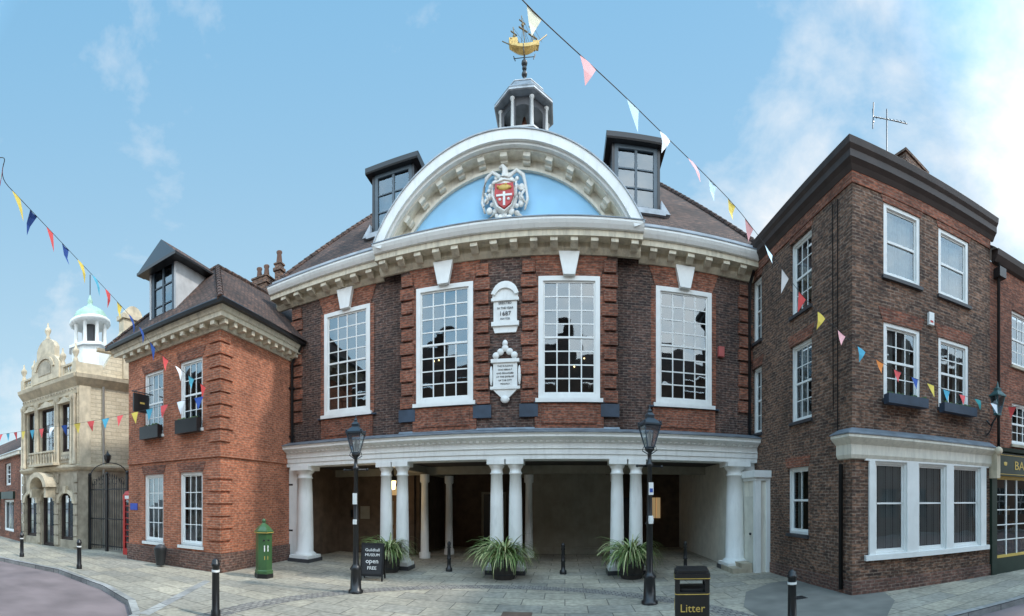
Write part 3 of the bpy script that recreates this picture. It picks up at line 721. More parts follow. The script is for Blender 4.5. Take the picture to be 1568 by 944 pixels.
# ------------------------------------------------------------------ corn exchange (far left)
c=B('corn_exchange_building')
EF=(-20.2,6.12,.3178); EL=4.0
c.frame(*EF)
ar=[(.25,1.15,.35,2.4),(1.55,2.45,.0,2.5),(2.85,3.75,.35,2.4)]
fl=[(.42,1.05,4.2,6.3),(1.45,2.55,4.2,6.3),(2.95,3.6,4.2,6.3)]
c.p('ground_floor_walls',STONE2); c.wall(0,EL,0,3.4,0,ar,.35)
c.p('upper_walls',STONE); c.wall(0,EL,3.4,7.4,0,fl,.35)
for i,w in enumerate(ar):
    c.sash(*w,.1,2,3,meet=False,mat=DBROWN)
    c.p('ground_floor_walls',STONE2); u0,u1,zz0,zz1=w; hh=(u1-u0)/2; n=8
    for k in range(n):
        t0=-1+2*k/n;t1=-1+2*(k+1)/n; q0=zz1-hh+hh*math.sqrt(max(0,1-t0*t0)); q1=zz1-hh+hh*math.sqrt(max(0,1-t1*t1))
        c.poly([(u0+hh*(1+t0),.004,q0),(u0+hh*(1+t1),.004,q1),(u0+hh*(1+t1),.004,zz1),(u0+hh*(1+t0),.004,zz1)])
for i,w in enumerate(fl): c.sash(*w,.1,3 if i==1 else 2,3)
c.p('stone_mouldings',STONE)
c.mould([(0,3.35),(.12,3.4),(.2,3.5),(.2,3.58),(0,3.62)],0,EL,0,0,1); c.mould([(0,6.95),(.1,7.05),(.3,7.25),(.34,7.4),(0,7.5)],0,EL,0,0,1)
c.mould([(0,6.6),(.06,6.63),(.08,6.72),(0,6.75)],0,EL,0,0,1)
for u in (0.02,.2,1.12,1.26,2.58,2.74,3.64,3.83):
    c.lathe(u+.07,-.1,[(3.62,.1),(3.75,.1),(3.8,.075),(6.4,.06),(6.45,.09),(6.6,.1)],8)
for w in ar:
    c.arc((w[0]+w[1])/2,w[3]-.45,.45,.60,-pi/2,pi/2,-.1,.0,14); c.prism_y([((w[0]+w[1])/2-.07,w[3]-.02),((w[0]+w[1])/2+.07,w[3]-.02),((w[0]+w[1])/2+.12,w[3]+.3),((w[0]+w[1])/2-.12,w[3]+.3)],-.16,0)
c.p('carved_panels',STONE2)
for w in fl:
    c.box(w[0],w[1],-.04,0,3.72,4.08)
    for k in range(4): c.ball((w[0]+(w[1]-w[0])*(k+.5)/4,-.05,3.9),.07,7,1,.6,1.2)
for k in range(20): c.ball((.12+k*.2,-.07,6.85),.045,6,1,.7,1)
c.p('rustication',STONE2)
for u0,u1 in ((0,.2),(1.2,1.5),(2.5,2.8),(3.8,4.04)):
    for k in range(7): c.box(u0,u1,-.07,.0,.1+k*.46,.1+k*.46+.4)
c.p('entrance_canopy',STONE); c.arc(2.0,2.62,.50,.72,-1.5,1.5,-.7,.0,14); c.box(1.4,1.55,-.6,0,2.2,2.62); c.box(2.45,2.6,-.6,0,2.2,2.62)
c.p('parapet',STONE)
c.box(-.0,EL-.01,-.08,.1,7.5,7.6); c.box(0,EL-.01,-.09,.1,7.9,7.98)
for k in range(26): c.lathe(.1+k*.155,.0,[(7.6,.04),(7.7,.055),(7.8,.03),(7.9,.05)],6)
c.prism_y(arch_pts(1.0,3.0,7.5,8.2,.55),-.2,.2); c.prism_y(arch_pts(1.35,2.65,8.5,9.0,.45),-.15,.15)
c.arc(2.0,7.9,.62,.74,-1.3,1.3,-.26,-.2,12)
for w in fl: c.prism_y([(w[0]-.12,6.32),(w[1]+.12,6.32),((w[0]+w[1])/2,6.6)],-.16,0)
c.p('gable_panel',STONE2); c.prism_y(arch_pts(1.55,2.45,7.8,8.1,.3),-.23,-.2)
c.p('balcony',STONE)
c.box(1.1,2.9,-.45,.0,3.63,3.74)
for k in range(9): c.lathe(1.18+k*.2,-.38,[(3.74,.05),(3.95,.035),(4.1,.05),(4.2,.04)],6)
c.box(1.1,2.9,-.45,-.3,4.2,4.28)
def urn(b,u,y,z,s=1): b.lathe(u,y,[(z,.12*s),(z+.15*s,.1*s),(z+.2*s,.06*s),(z+.4*s,.15*s),(z+.5*s,.15*s),(z+.6*s,.06*s),(z+.8*s,.03*s)],8)
c.p('finials',STONE)
for u in (.1,.95,2.0,3.05,3.9):
    zz=7.98 if u!=2.0 else 9.42
    c.box(u-.13,u+.13,-.11,.11,zz-.5,zz); urn(c,u,0,zz)
c.frame(-16.4,7.37,pi/2)
c.p('ground_floor_walls',STONE2); c.wall(0,9,0,3.4,0,[],.1)
c.p('flank_wall',BR_BUFF); c.wall(0,9,3.4,7.2,0,[],.1)
c.prism_y([(.9,7.2),(9,7.2),(9,8.6),(4,8.6),(2.9,10.2),(2.3,9.9),(1.7,8.6)],.0,.3)
c.p('flank_mouldings',STONE)
c.mould([(0,3.35),(.12,3.4),(.2,3.5),(.2,3.58),(0,3.62)],0,9,0,1,0); c.mould([(0,6.95),(.1,7.05),(.3,7.25),(.34,7.4),(0,7.5)],0,9,0,1,0)
c.box(0,1.2,-.03,.2,7.5,7.95)
c.box(2.2,3.3,-.12,.3,7.5,10.2); c.box(2.1,3.4,-.2,.35,10.2,10.4); c.arc(2.75,10.4,.01,.45,-1.5,1.5,-.1,.2,10)
c.mould([(0,8.5),(.1,8.55),(.14,8.65),(0,8.7)],.9,2.2,0)
c.box(.05,.6,-.08,0,3.62,6.95)
c.p('drainpipe',WHITE); c.tube([(1.2,-.1,7),(1.2,-.1,0)],.05,6)
c.frame()
tx,ty=-21.2,10.3
c.p('slate_roof',LEAD); c.poly([(-20.2,6.4,7.5),(-16.5,7.6,7.5),(-16.5,16,9.6),(-21,16,9.6)])
c.p('turret',PLASTER)
c.lathe(tx,ty,[(7.5,1.1),(10.3,1.1),(10.35,1.25),(10.5,1.25)],8,False)
for i in range(8):
    a=2*pi*i/8; c.lathe(tx+.85*math.cos(a),ty+.85*math.sin(a),[(10.5,.12),(11.7,.10),(11.75,.15)],8)
c.lathe(tx,ty,[(11.72,1.0),(11.8,1.15),(11.95,1.15),(12.0,1.0)],16)
c.p('turret_core',DGREY); c.lathe(tx,ty,[(10.5,.4),(11.7,.4)],8,False)
c.p('turret_dome',COPPER); c.lathe(tx,ty,[(12.0,1.0),(12.15,.98),(12.45,.8),(12.7,.45),(12.8,.2),(13.0,.12),(13.1,.15),(13.5,.02)],16)
c.p('turret_vane',IRON); c.tube([(tx,ty,13.4),(tx,ty,14.6)],.03)
c.fin()

d=B('terraced_shops').frame(-40,5.0,.055)
d.p('walls',BR_RED); dw=[(u,u+1.0,2.9,4.1) for u in (2,4.5,7,9.5,12,14.5,17)]
sh_=[(u-.2,u+1.5,.4,2.1) for u in (2,4.5,7,9.5,12,14.5,17)]
d.wall(0,19.6,0,4.6,0,dw+sh_,.3)
for w in dw: d.sash(*w,.08,2,4)
for w in sh_: d.sash(*w,.05,3,1,meet=False)
d.p('shop_fascias',DGREEN); 
for i,w in enumerate(sh_): d.box(w[0]-.2,w[1]+.2,-.12,0,2.15,2.55)
d.p('awning',plain('awning_green',(.03,.16,.12),.8)); d.mould([(0,2.15),(1.0,1.75),(1.0,1.78),(0,2.2)],14,16.2,0)
d.p('roof',TILE); d.poly([(-.2,-.3,4.6),(19.8,-.3,4.6),(19.8,3.5,6.8),(-.2,3.5,6.8)])
d.p('cornice',CREAM); d.box(-.1,19.7,-.2,0,4.4,4.6)
d.fin()
# houses across the street (behind the camera, seen in the window reflections)
o=B('terraced_houses_opposite').frame(24,-8.5,pi)
ow=[(u+o_,u+o_+1.1,z,z+1.9) for u in range(1,46,4) for o_ in (0,1.9) for z in (1.0,4.2,7.4)]
o.p('walls',plain('rendered_wall',(.30,.19,.14),.9,var=.5,scale=.3)); o.wall(0,48,0,11.4,0,ow,.2)
o.p('window_glass',GLASS2)
for w in ow: o.poly([(w[0],.15,w[2]),(w[1],.15,w[2]),(w[1],.15,w[3]),(w[0],.15,w[3])])
o.p('window_frames',WHITE)
for w in ow: o.box(w[0],w[1],.08,.12,(w[2]+w[3])/2-.04,(w[2]+w[3])/2+.04); o.box((w[0]+w[1])/2-.03,(w[0]+w[1])/2+.03,.08,.12,w[2],w[3])
o.p('room_darkness',DIM)
o.box(0,48,.5,.6,0,11)
o.p('roof',TILE)
for k,(a,b_,zz) in enumerate(((0,9,13.5),(9,17,15.3),(17,23,14.4),(23,27.5,16.2),(27.5,34,14.6),(34,40,15.4),(40,48,14.6))):
    o.poly([(a,-.3,11.4),(b_,-.3,11.4),(b_,4,zz),(a,4,zz)]); o.poly([(a,0,11.4),(a,4,11.4),(a,4,zz)]); o.poly([(b_,0,11.4),(b_,4,11.4),(b_,4,zz)])
    o.box(a+.3,a+1.3,3.4,4.1,11.5,zz+1.3)
o.fin()

# ------------------------------------------------------------------ ground
gd=B('ground'); gd.p('ground_sheet',TARMAC); gd.poly([(-300,-300,-.14),(300,-300,-.14),(300,300,-.14),(-300,300,-.14)]); gd.fin()
rd=B('road'); rd.p('road_sheet',ROAD); rd.poly([(-120,-7,-.12),(120,-7,-.12),(120,30,-.12),(-120,30,-.12)]); rd.fin()
edge=[(-60,-5),(-30,.6),(-14.9,3.7),(-11.9,4.75),(-9.2,4.85),(-7.6,4.6),(-6.6,4.1),(-6.1,3.2),(-6.0,1.5),(-3,-.8),(2,-1.2),(4.5,1.5),(5.0,4.0),(6.0,4.72),(8.08,4.3),(16,2.5),(60,-7)]
pv=B('pavement'); pv.p('slabs',PAVE); pv.prism_z(edge+[(60,60),(-60,60)],-.13,0); pv.fin()
kb=B('kerb'); kb.p('stones',KERB)
for i in range(len(edge)-1):
    p0=Vector((*edge[i],0)); p1=Vector((*edge[i+1],0)); dd=(p1-p0).normalized(); n_=Vector((dd.y,-dd.x,0))
    v=[p0+n_*.03,p1+n_*.03,p1-n_*.13,p0-n_*.13]
    kb.prism_z([(a.x,a.y) for a in v],-.125,.008+.0004*(i%3))
kb.fin()
st=B('sett_band'); st.p('setts',SETT)
def band(cx,cy,r0,r1,a0,a1,n=36,z=.004):
    for i in range(n):
        t0=a0+(a1-a0)*i/n;t1=a0+(a1-a0)*(i+1)/n
        st.poly([(cx+r0*math.sin(t0),cy+r0*math.cos(t0),z),(cx+r0*math.sin(t1),cy+r0*math.cos(t1),z),(cx+r1*math.sin(t1),cy+r1*math.cos(t1),z),(cx+r1*math.sin(t0),cy+r1*math.cos(t0),z)])
band(-1.2,5.6,4.3,4.72,-2,2)
st.fin()
dk=B('drain_strip'); dk.p('strip',KERB); dk.poly([(-8.3,7.3,.005),(-8.1,7.35,.005),(-6.4,4.3,.005),(-6.6,4.2,.005)]); dk.fin()
tp=B('tarmac_shade_patch'); tp.p('patch',PATCH); tp.poly([(5.78,9.6,.005),(5.84,7.3,.005),(6.6,7.05,.005),(6.2,6.3,.005),(5.2,5.5,.005),(4.4,5.2,.005),(3.7,5.6,.005),(3.35,6.5,.005),(3.4,7.6,.005),(4.0,8.8,.005),(4.9,9.4,.005)]); tp.fin()  # tarmac area, coloured darker to stand in for the corner house's shade
mh=B('manhole_cover'); mh.p('plate',plain('rusty_iron',(.16,.10,.07),.8,var=.4)); mh.box(-1.15,-.6,7.45,7.85,.0,.012); mh.fin()
m2=B('inspection_cover'); m2.p('plate',IRON); m2.box(4.6,4.9,7.6,7.85,.006,.014); m2.fin()

# ------------------------------------------------------------------ street furniture
def lamp(x,y,H,sign=False):
    l=B('street_lamp').frame(x,y,.2)
    l.p('post',BLACK)
    l.lathe(0,0,[(0,.17),(.06,.17),(.08,.13),(.5,.115),(.55,.14),(.6,.10),(.66,.07),(1.6,.06),(1.62,.085),(1.66,.06),(2.75,.045),(2.78,.075),(2.84,.075),(2.86,.045),(3.05,.035),(3.1,.09),(3.14,.1),(3.15,.05)],12)
    l.tube([(-.26,0,2.78),(.26,0,2.78)],.02); l.ball((-.27,0,2.78),.03); l.ball((.27,0,2.78),.03)
    l.p('lantern_frame',plain('lamp_blue_black',(.02,.03,.04),.4))
    z0,z1=3.16,3.60; r0,r1=.10,.24
    for i in range(4):
        a=pi/4+i*pi/2; a2=a+pi/2
        l.tube([(r0*math.cos(a),r0*math.sin(a),z0),(r1*math.cos(a),r1*math.sin(a),z1)],.014,4)
        l.tube([(r1*math.cos(a),r1*math.sin(a),z1),(r1*math.cos(a2),r1*math.sin(a2),z1)],.022,4)
        l.tube([(r0*math.cos(a),r0*math.sin(a),z0),(r0*math.cos(a2),r0*math.sin(a2),z0)],.018,4)
        l.ball((r1*math.cos(a),r1*math.sin(a),z1+.06),.025,6)
        l.tube([(.0,0,3.0),(.16*math.cos(a),.16*math.sin(a),3.1),(r0*1.3*math.cos(a),r0*1.3*math.sin(a),z0+.02)],.01,4)
    l.lathe(0,0,[(z1,r1+.03),(z1+.03,r1+.03),(z1+.13,.13),(z1+.15,.10),(z1+.21,.11),(z1+.25,.075),(z1+.27,.04),(z1+.3,.05),(z1+.34,.02),(z1+.42,.008)],4,False,pi/4)
    l.p('lantern_glass',LGLASS)
    l.lathe(0,0,[(z0,r0*.97),(z1,r1*.97)],4,False,pi/4)
    l.p('bulb',WHITE); l.lathe(0,0,[(3.2,.03),(3.3,.045),(3.45,.03),(3.5,.01)],8)
    if sign:
        l.p('parking_sign',WHITE); l.box(-.05,.05,-.085,-.07,2.2,2.45); l.lathe(0,-.07,[(1.62,.05),(1.7,.06),(1.78,.05)],8)
        l.p('sign_blue',plain('sign_blue',(.03,.08,.35),.5)); l.box(-.035,.035,-.09,-.085,2.25,2.33)
    else:
        l.p('parking_sign',WHITE); l.box(-.05,.05,-.085,-.07,2.0,2.25); l.box(-.045,.045,-.085,-.07,1.55,1.66)
    l.fin()
lamp(1.70,8.41,4.03,True); lamp(-4.54,8.46,3.95)
def bollard(x,y,H=1.0,r=.075,ball=False):
    b=B('bollard').frame(x,y)
    b.p('post',BLACK)
    if ball: b.lathe(0,0,[(0,.10),(.1,.10),(.13,.06),(H*.4,.055),(H*.42,.075),(H*.45,.055),(H*.78,.045),(H*.8,.065),(H*.84,.04),(H*.87,.05),(H*.93,.055),(H*.98,.04),(H,.01)],12)
    else: b.lathe(0,0,[(0,r*1.25),(.12,r*1.25),(.14,r),(H-.14,r*.95),(H-.13,r*1.15),(H-.09,r*1.15),(H-.08,r*.95),(H-.03,r*.9),(H,r*.3)],16)
    if not ball: b.p('white_band',WHITE); b.lathe(0,0,[(H-.24,r*1.0+.003),(H-.20,r*1.0+.003)],16)
    b.fin()
bollard(-5.57,5.17,1.05,.07); bollard(3.57,6.02,.95,.075); bollard(-11.77,5.35,.9,.07); bollard(-15.0,4.5,.9,.07)
for x in (-3.36,-.05,3.5): bollard(x,12.0,.88,ball=True)
LEAF1=plain('leaf_green',(.14,.21,.055),.55,var=.4,scale=6); LEAF2=plain('leaf_pale',(.46,.47,.22),.6,var=.25,scale=6)
def planter(x,y,s=1):
    p=B('planter').frame(x,y,R.uniform(0,1))
    p.p('tub',plain('weathered_tub',(.045,.04,.035),.8,var=.4)); p.lathe(0,0,[(0,.27),(.05,.30),(.45,.36),(.5,.38),(.53,.38),(.54,.33)],20)
    p.p('hoops',IRON); p.lathe(0,0,[(.12,.315),(.16,.322)],20); p.lathe(0,0,[(.36,.352),(.40,.36)],20)
    for k in range(460):
        a=R.uniform(0,2*pi); L=R.uniform(.5,1.1)*s; el=R.uniform(.6,1.55); w=R.uniform(.010,.019)
        r0=R.uniform(0,.22); px,py,pz=r0*math.cos(a),r0*math.sin(a),.52
        p.p('leaves' if k%5>1 else 'leaf_variegation',LEAF1 if k%5>1 else LEAF2)
        n=7; side=(-math.sin(a),math.cos(a)); vs=[];fs=[]; e_=el
        for i in range(n+1):
            ww=w*math.sin(pi*min(.97,.18+.82*i/n))+.002
            vs.append((px+side[0]*ww,py+side[1]*ww,pz)); vs.append((px-side[0]*ww,py-side[1]*ww,pz+.004))
            st_=L/n; px+=st_*math.cos(e_)*math.cos(a); py+=st_*math.cos(e_)*math.sin(a); pz+=st_*math.sin(e_); e_-=R.uniform(.18,.50)
            pz=max(pz,.06)
        for i in range(n): fs.append((2*i,2*i+1,2*i+3,2*i+2))
        p.add(vs,fs,True)
    p.fin()
planter(-5.0,11.35,.95); planter(-1.62,11.2,1.1); planter(1.78,11.25,1.05)
a=B('a_frame_sign').frame(-4.88,10.05,.25)
for sg in (-1,1):
    M0=a.M.copy(); a.M=a.M@Matrix.Translation((0,sg*.22,0))@Matrix.Rotation(sg*.22,4,'X')
    a.p('frame',BLACK); a.box(-.3,-.26,-.02,.02,0,.98); a.box(.26,.3,-.02,.02,0,.98); a.box(-.26,.26,-.02,.02,.92,.98); a.box(-.26,.26,-.02,.02,.12,.18)
    a.p('chalk_board',plain('chalkboard',(.02,.02,.022),.8)); a.box(-.26,.26,-.012,.012,.18,.92)
    if sg<0:
        for t,z,s_ in (('Guildhall',.80,.11),('MUSEUM',.67,.10),('open',.51,.17),('FREE',.33,.12)): a.text(t,s_,WHITE,0,-.018,z,part='chalk_lettering')
    a.M=M0
a.fin()
b=B('litter_bin').frame(1.97,6.4,-.25)
def rr(w,r,n=4):
    o_=[]
    for cx,cy_,a0 in ((w-r,w-r,0),(-w+r,w-r,pi/2),(-w+r,-w+r,pi),(w-r,-w+r,3*pi/2)):
        for i in range(n+1): t=a0+pi/2*i/n; o_.append((cx+r*math.cos(t),cy_+r*math.sin(t)))
    return o_
b.p('body',BLACK); b.prism_z(rr(.25,.05),0,.08); b.prism_z(rr(.265,.05),.08,.70); b.prism_z(rr(.275,.05),.88,.98); b.prism_z(rr(.25,.06),.98,1.02)
for sx in (-1,1):
    for sy in (-1,1): b.box(sx*.262,sx*.19,sy*.262,sy*.19,.70,.88)
b.p('liner',IRON); b.prism_z(rr(.2,.04),.6,.74)
b.p('gold_bands',GOLDP); b.prism_z(rr(.268,.05),.12,.135); b.prism_z(rr(.268,.05),.66,.672); b.prism_z(rr(.279,.05),.90,.91)
b.text('Litter',.17,GOLDP,0,-.268,.45,part='litter_lettering'); b.text('Litter',.17,GOLDP,-.268,0,.45,ang=-pi/2,part='litter_lettering')
b.fin()
g2=B('pillar_box').frame(-7.49,8.73,.5)
g2.p('plinth',BLACK); g2.lathe(0,0,[(0,.26),(.12,.26)],6,False)
g2.p('body',GREENP); g2.lathe(0,0,[(.12,.25),(.2,.25),(.22,.225),(1.18,.225),(1.2,.26),(1.26,.27),(1.28,.24),(1.38,.16),(1.46,.06),(1.48,.05)],6,False); g2.ball((0,0,1.53),.06)
g2.p('brass_trim',GOLDP); g2.lathe(0,0,[(1.215,.268),(1.235,.272)],6,False)
g2.M=g2.M@Matrix.Rotation(pi/6-.0,4,'Z')
g2.p('notice',WHITE); g2.box(-.06,.06,-.205,-.190,.72,.88)
g2.p('slot',BLACK); g2.box(-.09,.09,-.205,-.19,1.0,1.04)
g2.p('crest',GOLDP); g2.box(-.05,.05,-.203,-.19,.5,.6)
g2.fin()
t=B('telephone_box').frame(-13.74,8.78,.2)
t.p('shell',REDP); t.box(-.45,.45,-.45,.45,0,.25)
for sx in (-1,1):
    for sy in (-1,1): t.box(sx*.45,sx*.35,sy*.45,sy*.35,.25,2.1)
t.box(-.46,.46,-.46,.46,2.1,2.3); t.lathe(0,0,[(2.3,.62),(2.42,.55),(2.5,.3),(2.53,.1)],4,False,pi/4)
for k in range(1,8):
    z=.25+1.85*k/8
    for sy in (-.42,.42): t.box(-.35,.35,sy-.015,sy+.015,z-.015,z+.015); t.box(sy-.015,sy+.015,-.35,.35,z-.015,z+.015)
for k in (-.12,.12):
    for sy in (-.42,.42): t.box(k-.012,k+.012,sy-.012,sy+.012,.25,2.1); t.box(sy-.012,sy+.012,k-.012,k+.012,.25,2.1)
t.p('glass',GLASS2); t.box(-.41,.41,-.41,.41,.25,2.1)
t.p('sign',WHITE); t.box(-.32,.32,-.47,-.46,2.14,2.26); t.fin()
wb=B('wall_litter_bin').frame(-10.9,7.75,.13); wb.p('tub',IRON); wb.lathe(0,0,[(.05,.14),(.5,.2),(.55,.21),(.6,.2)],14); wb.p('lid',DGREY); wb.lathe(0,0,[(.6,.17),(.66,.16),(.70,.05)],14); wb.fin()
ga=B('iron_gate').frame(-16.2,7.9,.27); ga.p('bars',BLACK)
for k in range(17):
    ga.tube([(k*.13,0,.1),(k*.13,0,2.6+.45*math.sin(pi*k/16))],.014,5); ga.lathe(k*.13,0,[(2.6+.45*math.sin(pi*k/16),.02),(2.66+.45*math.sin(pi*k/16),.03),(2.78+.45*math.sin(pi*k/16),.002)],5)
for z in (.2,1.3,2.5): ga.box(0,2.08,-.02,.02,z,z+.05)
for x in (-.05,1.0,2.15): ga.box(x-.05,x+.05,-.05,.05,0,3.1); ga.ball((x,0,3.16),.08)
for k in range(12):
    t0=pi*k/12;t1=pi*(k+1)/12; ga.tube([(1.04-1.05*math.cos(t0),0,3.1+.5*math.sin(t0)),(1.04-1.05*math.cos(t1),0,3.1+.5*math.sin(t1))],.02,5)
for k in range(5): cx=.25+k*.4; ga.tube([(cx+.13*math.cos(a_),0,2.85+.13*math.sin(a_)) for a_ in [i*pi/4 for i in range(9)]],.012,4)
ga.lathe(1.04,0,[(3.6,.06),(3.75,.14),(3.9,.16),(4.0,.05),(4.1,.02)],6,False); ga.fin()
wl=B('wall_lantern').frame(9.62,5.92,-.2)
wl.p('bracket',IRON); wl.tube([(.15,.55,4.3),(.05,.3,4.12),(0,0,4.35)],.025); wl.tube([(.15,.55,3.9),(.1,.4,3.95),(.02,.1,4.3)],.018)
wl.p('lantern',plain('verdigris_iron',(.04,.10,.10),.5)); 
for i in range(4):
    a_=pi/4+i*pi/2; wl.tube([(.09*math.cos(a_),.09*math.sin(a_),4.4),(.2*math.cos(a_),.2*math.sin(a_),4.85)],.014,4)
wl.lathe(0,0,[(4.35,.11),(4.4,.11)],4,False,pi/4); wl.lathe(0,0,[(4.85,.24),(4.88,.24),(5.0,.1),(5.06,.11),(5.1,.04),(5.25,.01)],4,False,pi/4)
wl.p('glass',LGLASS); wl.lathe(0,0,[(4.4,.09),(4.85,.2)],4,False,pi/4); wl.fin()

# ------------------------------------------------------------------ bunting
def cloth(name,c): return plain(name,c,.85,var=.10,scale=5)
CL={'red':cloth('cloth_red',(.75,.10,.10)),'blue':cloth('cloth_blue',(.03,.09,.35)),'yellow':cloth('cloth_yellow',(.85,.65,.12)),'cyan':cloth('cloth_cyan',(.10,.45,.62)),
 'white':cloth('cloth_white',(.88,.90,.92)),'pink':cloth('cloth_pink',(.90,.45,.45)),'cream':cloth('cloth_cream',(.92,.88,.68)),'pale':cloth('cloth_pale_blue',(.58,.78,.88)),'teal':cloth('cloth_teal',(.03,.28,.28)),'orange':cloth('cloth_orange',(.8,.25,.05))}
def catmull(P,n=14):
    P=[Vector(p) for p in P]; P=[P[0]*2-P[1]]+P+[P[-1]*2-P[-2]]; out=[]
    for i in range(1,len(P)-2):
        for k in range(n):
            t=k/n; a,b_,c_,d_=P[i-1:i+3]
            out.append(.5*((2*b_)+(c_-a)*t+(2*a-5*b_+4*c_-d_)*t*t+(3*b_-a-3*c_+d_)*t**3))
    out.append(P[-2]); return out
def bunting(pts,seq,sp=.52,L=.27,W=.2,first=.1,grow=0):
    b=B('bunting'); path=catmull(pts); b.p('string',DGREY); b.tube([tuple(p) for p in path],.005,4)
    dist=first; acc=0; k=0
    for i in range(len(path)-1):
        seg=(path[i+1]-path[i]); l=seg.length
        while acc+l>dist:
            p=path[i]+seg*((dist-acc)/l); d_=seg.normalized()
            sc_=seq[k%len(seq)]; b.p('flags_'+sc_,CL[sc_])
            sw_=Vector((R.uniform(-.10,.10),R.uniform(-.12,.12),0)); nrm=Vector((-d_.y,d_.x,0)).normalized()*R.uniform(-.03,.03)
            kk=.80 if (grow and k==0) else 1
            w=W*R.uniform(.9,1.05)*kk
            p0=p-d_*w/2; p1=p+d_*w/2; tip=p+Vector((0,0,-L*kk*R.uniform(.92,1.05)))+sw_
            m0=(p0+tip)/2+nrm; m1=(p1+tip)/2+nrm; pm=p+nrm*.4
            b.add([tuple(v) for v in (p0,pm,p1,m0,m1,tip)],[(0,1,3),(1,4,3),(1,2,4),(3,4,5)],False)
            dist+=sp*(1+max(0,grow-.1*k))*R.uniform(.95,1.05); k+=1
        acc+=l
    b.fin()
bunting([(-.62,2.4,5.9),(-.37,3.18,5.93),(.79,4.23,6.01),(2.22,5.36,6.17),(2.76,5.66,6.04),(3.93,6.03,5.43),(5.34,5.95,4.76),(7.0,5.85,4.54),(8.6,5.45,4.42),(9.09,4.84,4.38),(11,3.8,5.0)],
 ['cream','pink','pale','white','pink','pale','yellow','pink','pale','white','red','yellow','pink','cyan','orange','red','blue','yellow','cyan','red','teal','white','red'],sp=.46,first=1.03,grow=.38)
bunting([(-6.2,-.6,5.9),(-4.6,1.0,5.87),(-4.93,1.31,5.87),(-6.24,2.71,6.05),(-7.65,4.74,5.92),(-8.12,5.84,5.5),(-8.51,7.74,5.04)],
 ['blue','blue','red','white','cyan','red','yellow','blue','red','blue','yellow','cyan','red','yellow','blue'],sp=.50,L=.32,W=.23)
bunting([(-23,4.4,5.2),(-19.5,4.4,5.1),(-15.0,5.6,4.83),(-12.2,6.9,4.86),(-8.61,7.85,5.0)],['red','yellow','cyan','red','white','blue','yellow','red','cyan'],sp=.62,L=.38,W=.30)

# ------------------------------------------------------------------ world, sun
SUN_AZ=math.radians(80); SUN_EL=math.radians(52)
w=bpy.data.worlds.new('World'); sc.world=w; w.use_nodes=True; nt=w.node_tree
bg=nt.nodes['Background']; bg.inputs[1].default_value=.15
sky=N(nt,'ShaderNodeTexSky')
try: sky.sky_type='NISHITA'
except Exception: pass
sky.sun_disc=False; sky.sun_elevation=SUN_EL; sky.sun_rotation=SUN_AZ
try: sky.dust_density=1.5
except Exception: pass
tc=N(nt,'ShaderNodeTexCoord'); sep=N(nt,'ShaderNodeSeparateXYZ'); D=tc.outputs['Generated']; nt.links.new(D,sep.inputs[0])
grad=ramp(nt,sep.outputs[2],.0,(.66,.87,.95),.85,(.22,.53,.84))
gradv=mixc(nt,'MULTIPLY',1,grad,(6.7,6.7,6.7))
base=mixc(nt,'MIX',.88,sky.outputs[0],gradv)
def mrange(v,a,b,c,d):
    m=N(nt,'ShaderNodeMapRange'); m.inputs['From Min'].default_value=a; m.inputs['From Max'].default_value=b; m.inputs['To Min'].default_value=c; m.inputs['To Max'].default_value=d
    nt.links.new(v,m.inputs['Value']); return m.outputs[0]
def dot(v):
    d_=N(nt,'ShaderNodeVectorMath',operation='DOT_PRODUCT'); nt.links.new(D,d_.inputs[0]); d_.inputs[1].default_value=v; return d_.outputs['Value']
def madd(a,b,op='ADD'):
    m=N(nt,'ShaderNodeMath',operation=op)
    for i,v in enumerate((a,b)):
        if isinstance(v,(int,float)): m.inputs[i].default_value=v
        else: nt.links.new(v,m.inputs[i])
    return m.outputs[0]
nz=noise(nt,3.4,6,vec=D,rough=.6,mapscale=(1,1,1.7),dist=.2)
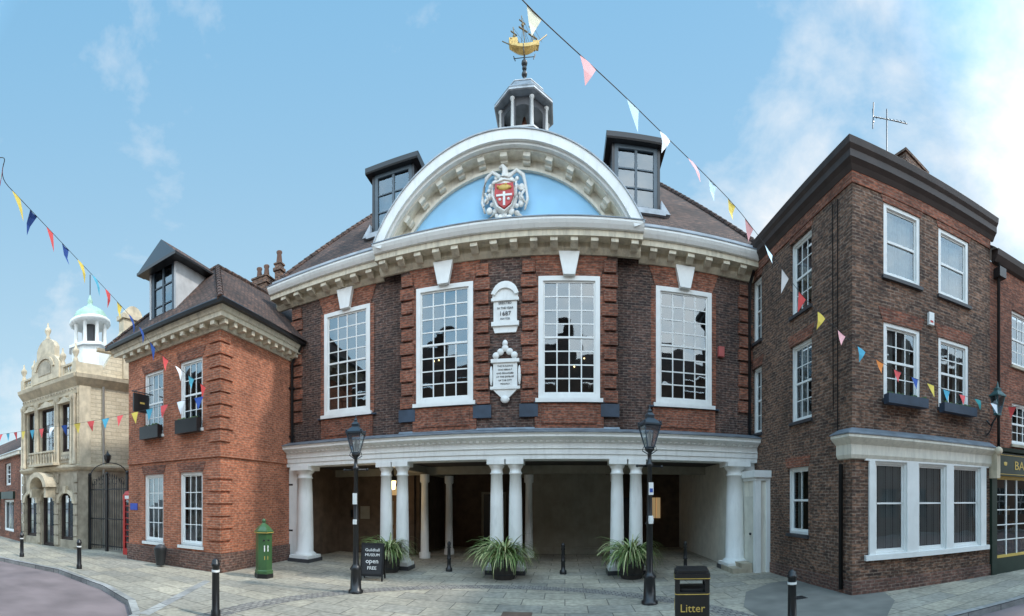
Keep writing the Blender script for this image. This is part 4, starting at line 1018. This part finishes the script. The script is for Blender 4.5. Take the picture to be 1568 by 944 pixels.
big=noise(nt,1.3,1,vec=D,rough=.5,mapscale=(1,1,1.5))
v=madd(madd(nz,.65,'MULTIPLY'),madd(big,.35,'MULTIPLY'))
v=madd(v,mrange(dot((.72,.38,.58)),.82,1.0,0,.22))
v=madd(v,mrange(dot((-.90,.42,.12)),.85,1.0,0,.10))
v=madd(v,mrange(dot((.2,-.97,.15)),.1,.9,0,.15))  # extra white cloud added behind the viewer to keep the fill light neutral
cf=ramp(nt,v,.53,0,.76,1)
col=mixc(nt,'MIX',cf,base,(6.9,6.9,6.9))
# added fill light: unseen sky behind the viewer is brightened to lift the facades
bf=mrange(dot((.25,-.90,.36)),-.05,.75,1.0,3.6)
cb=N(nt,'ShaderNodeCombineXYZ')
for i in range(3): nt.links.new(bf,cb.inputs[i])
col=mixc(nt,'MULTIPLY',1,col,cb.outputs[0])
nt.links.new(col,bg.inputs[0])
sl=bpy.data.lights.new('sun','SUN'); sl.energy=2.8; sl.angle=math.radians(4); sl.color=(1,.96,.90)
so=bpy.data.objects.new('sun',sl); sc.collection.objects.link(so)
dvec=Vector((math.sin(SUN_AZ)*math.cos(SUN_EL),math.cos(SUN_AZ)*math.cos(SUN_EL),math.sin(SUN_EL)))
so.rotation_euler=dvec.to_track_quat('Z','Y').to_euler()

# ------------------------------------------------------------------ camera
cam=bpy.data.cameras.new('camera'); co=bpy.data.objects.new('camera',cam); sc.collection.objects.link(co); sc.camera=co
co.location=(0,0,2.1); co.rotation_euler=(pi/2,0,(865-784)/650)
cam.type='PANO'
tgt=cam if hasattr(cam,'panorama_type') else cam.cycles
tgt.panorama_type='CENTRAL_CYLINDRICAL'
tgt.central_cylindrical_range_u_min=-784/650; tgt.central_cylindrical_range_u_max=784/650
tgt.central_cylindrical_range_v_min=-178/650; tgt.central_cylindrical_range_v_max=766/650
tgt.central_cylindrical_radius=1
cam.clip_end=2000; cam.clip_start=.05
sc.view_settings.view_transform='Standard'
try: sc.view_settings.look='None'
except Exception: pass
sc.view_settings.exposure=0
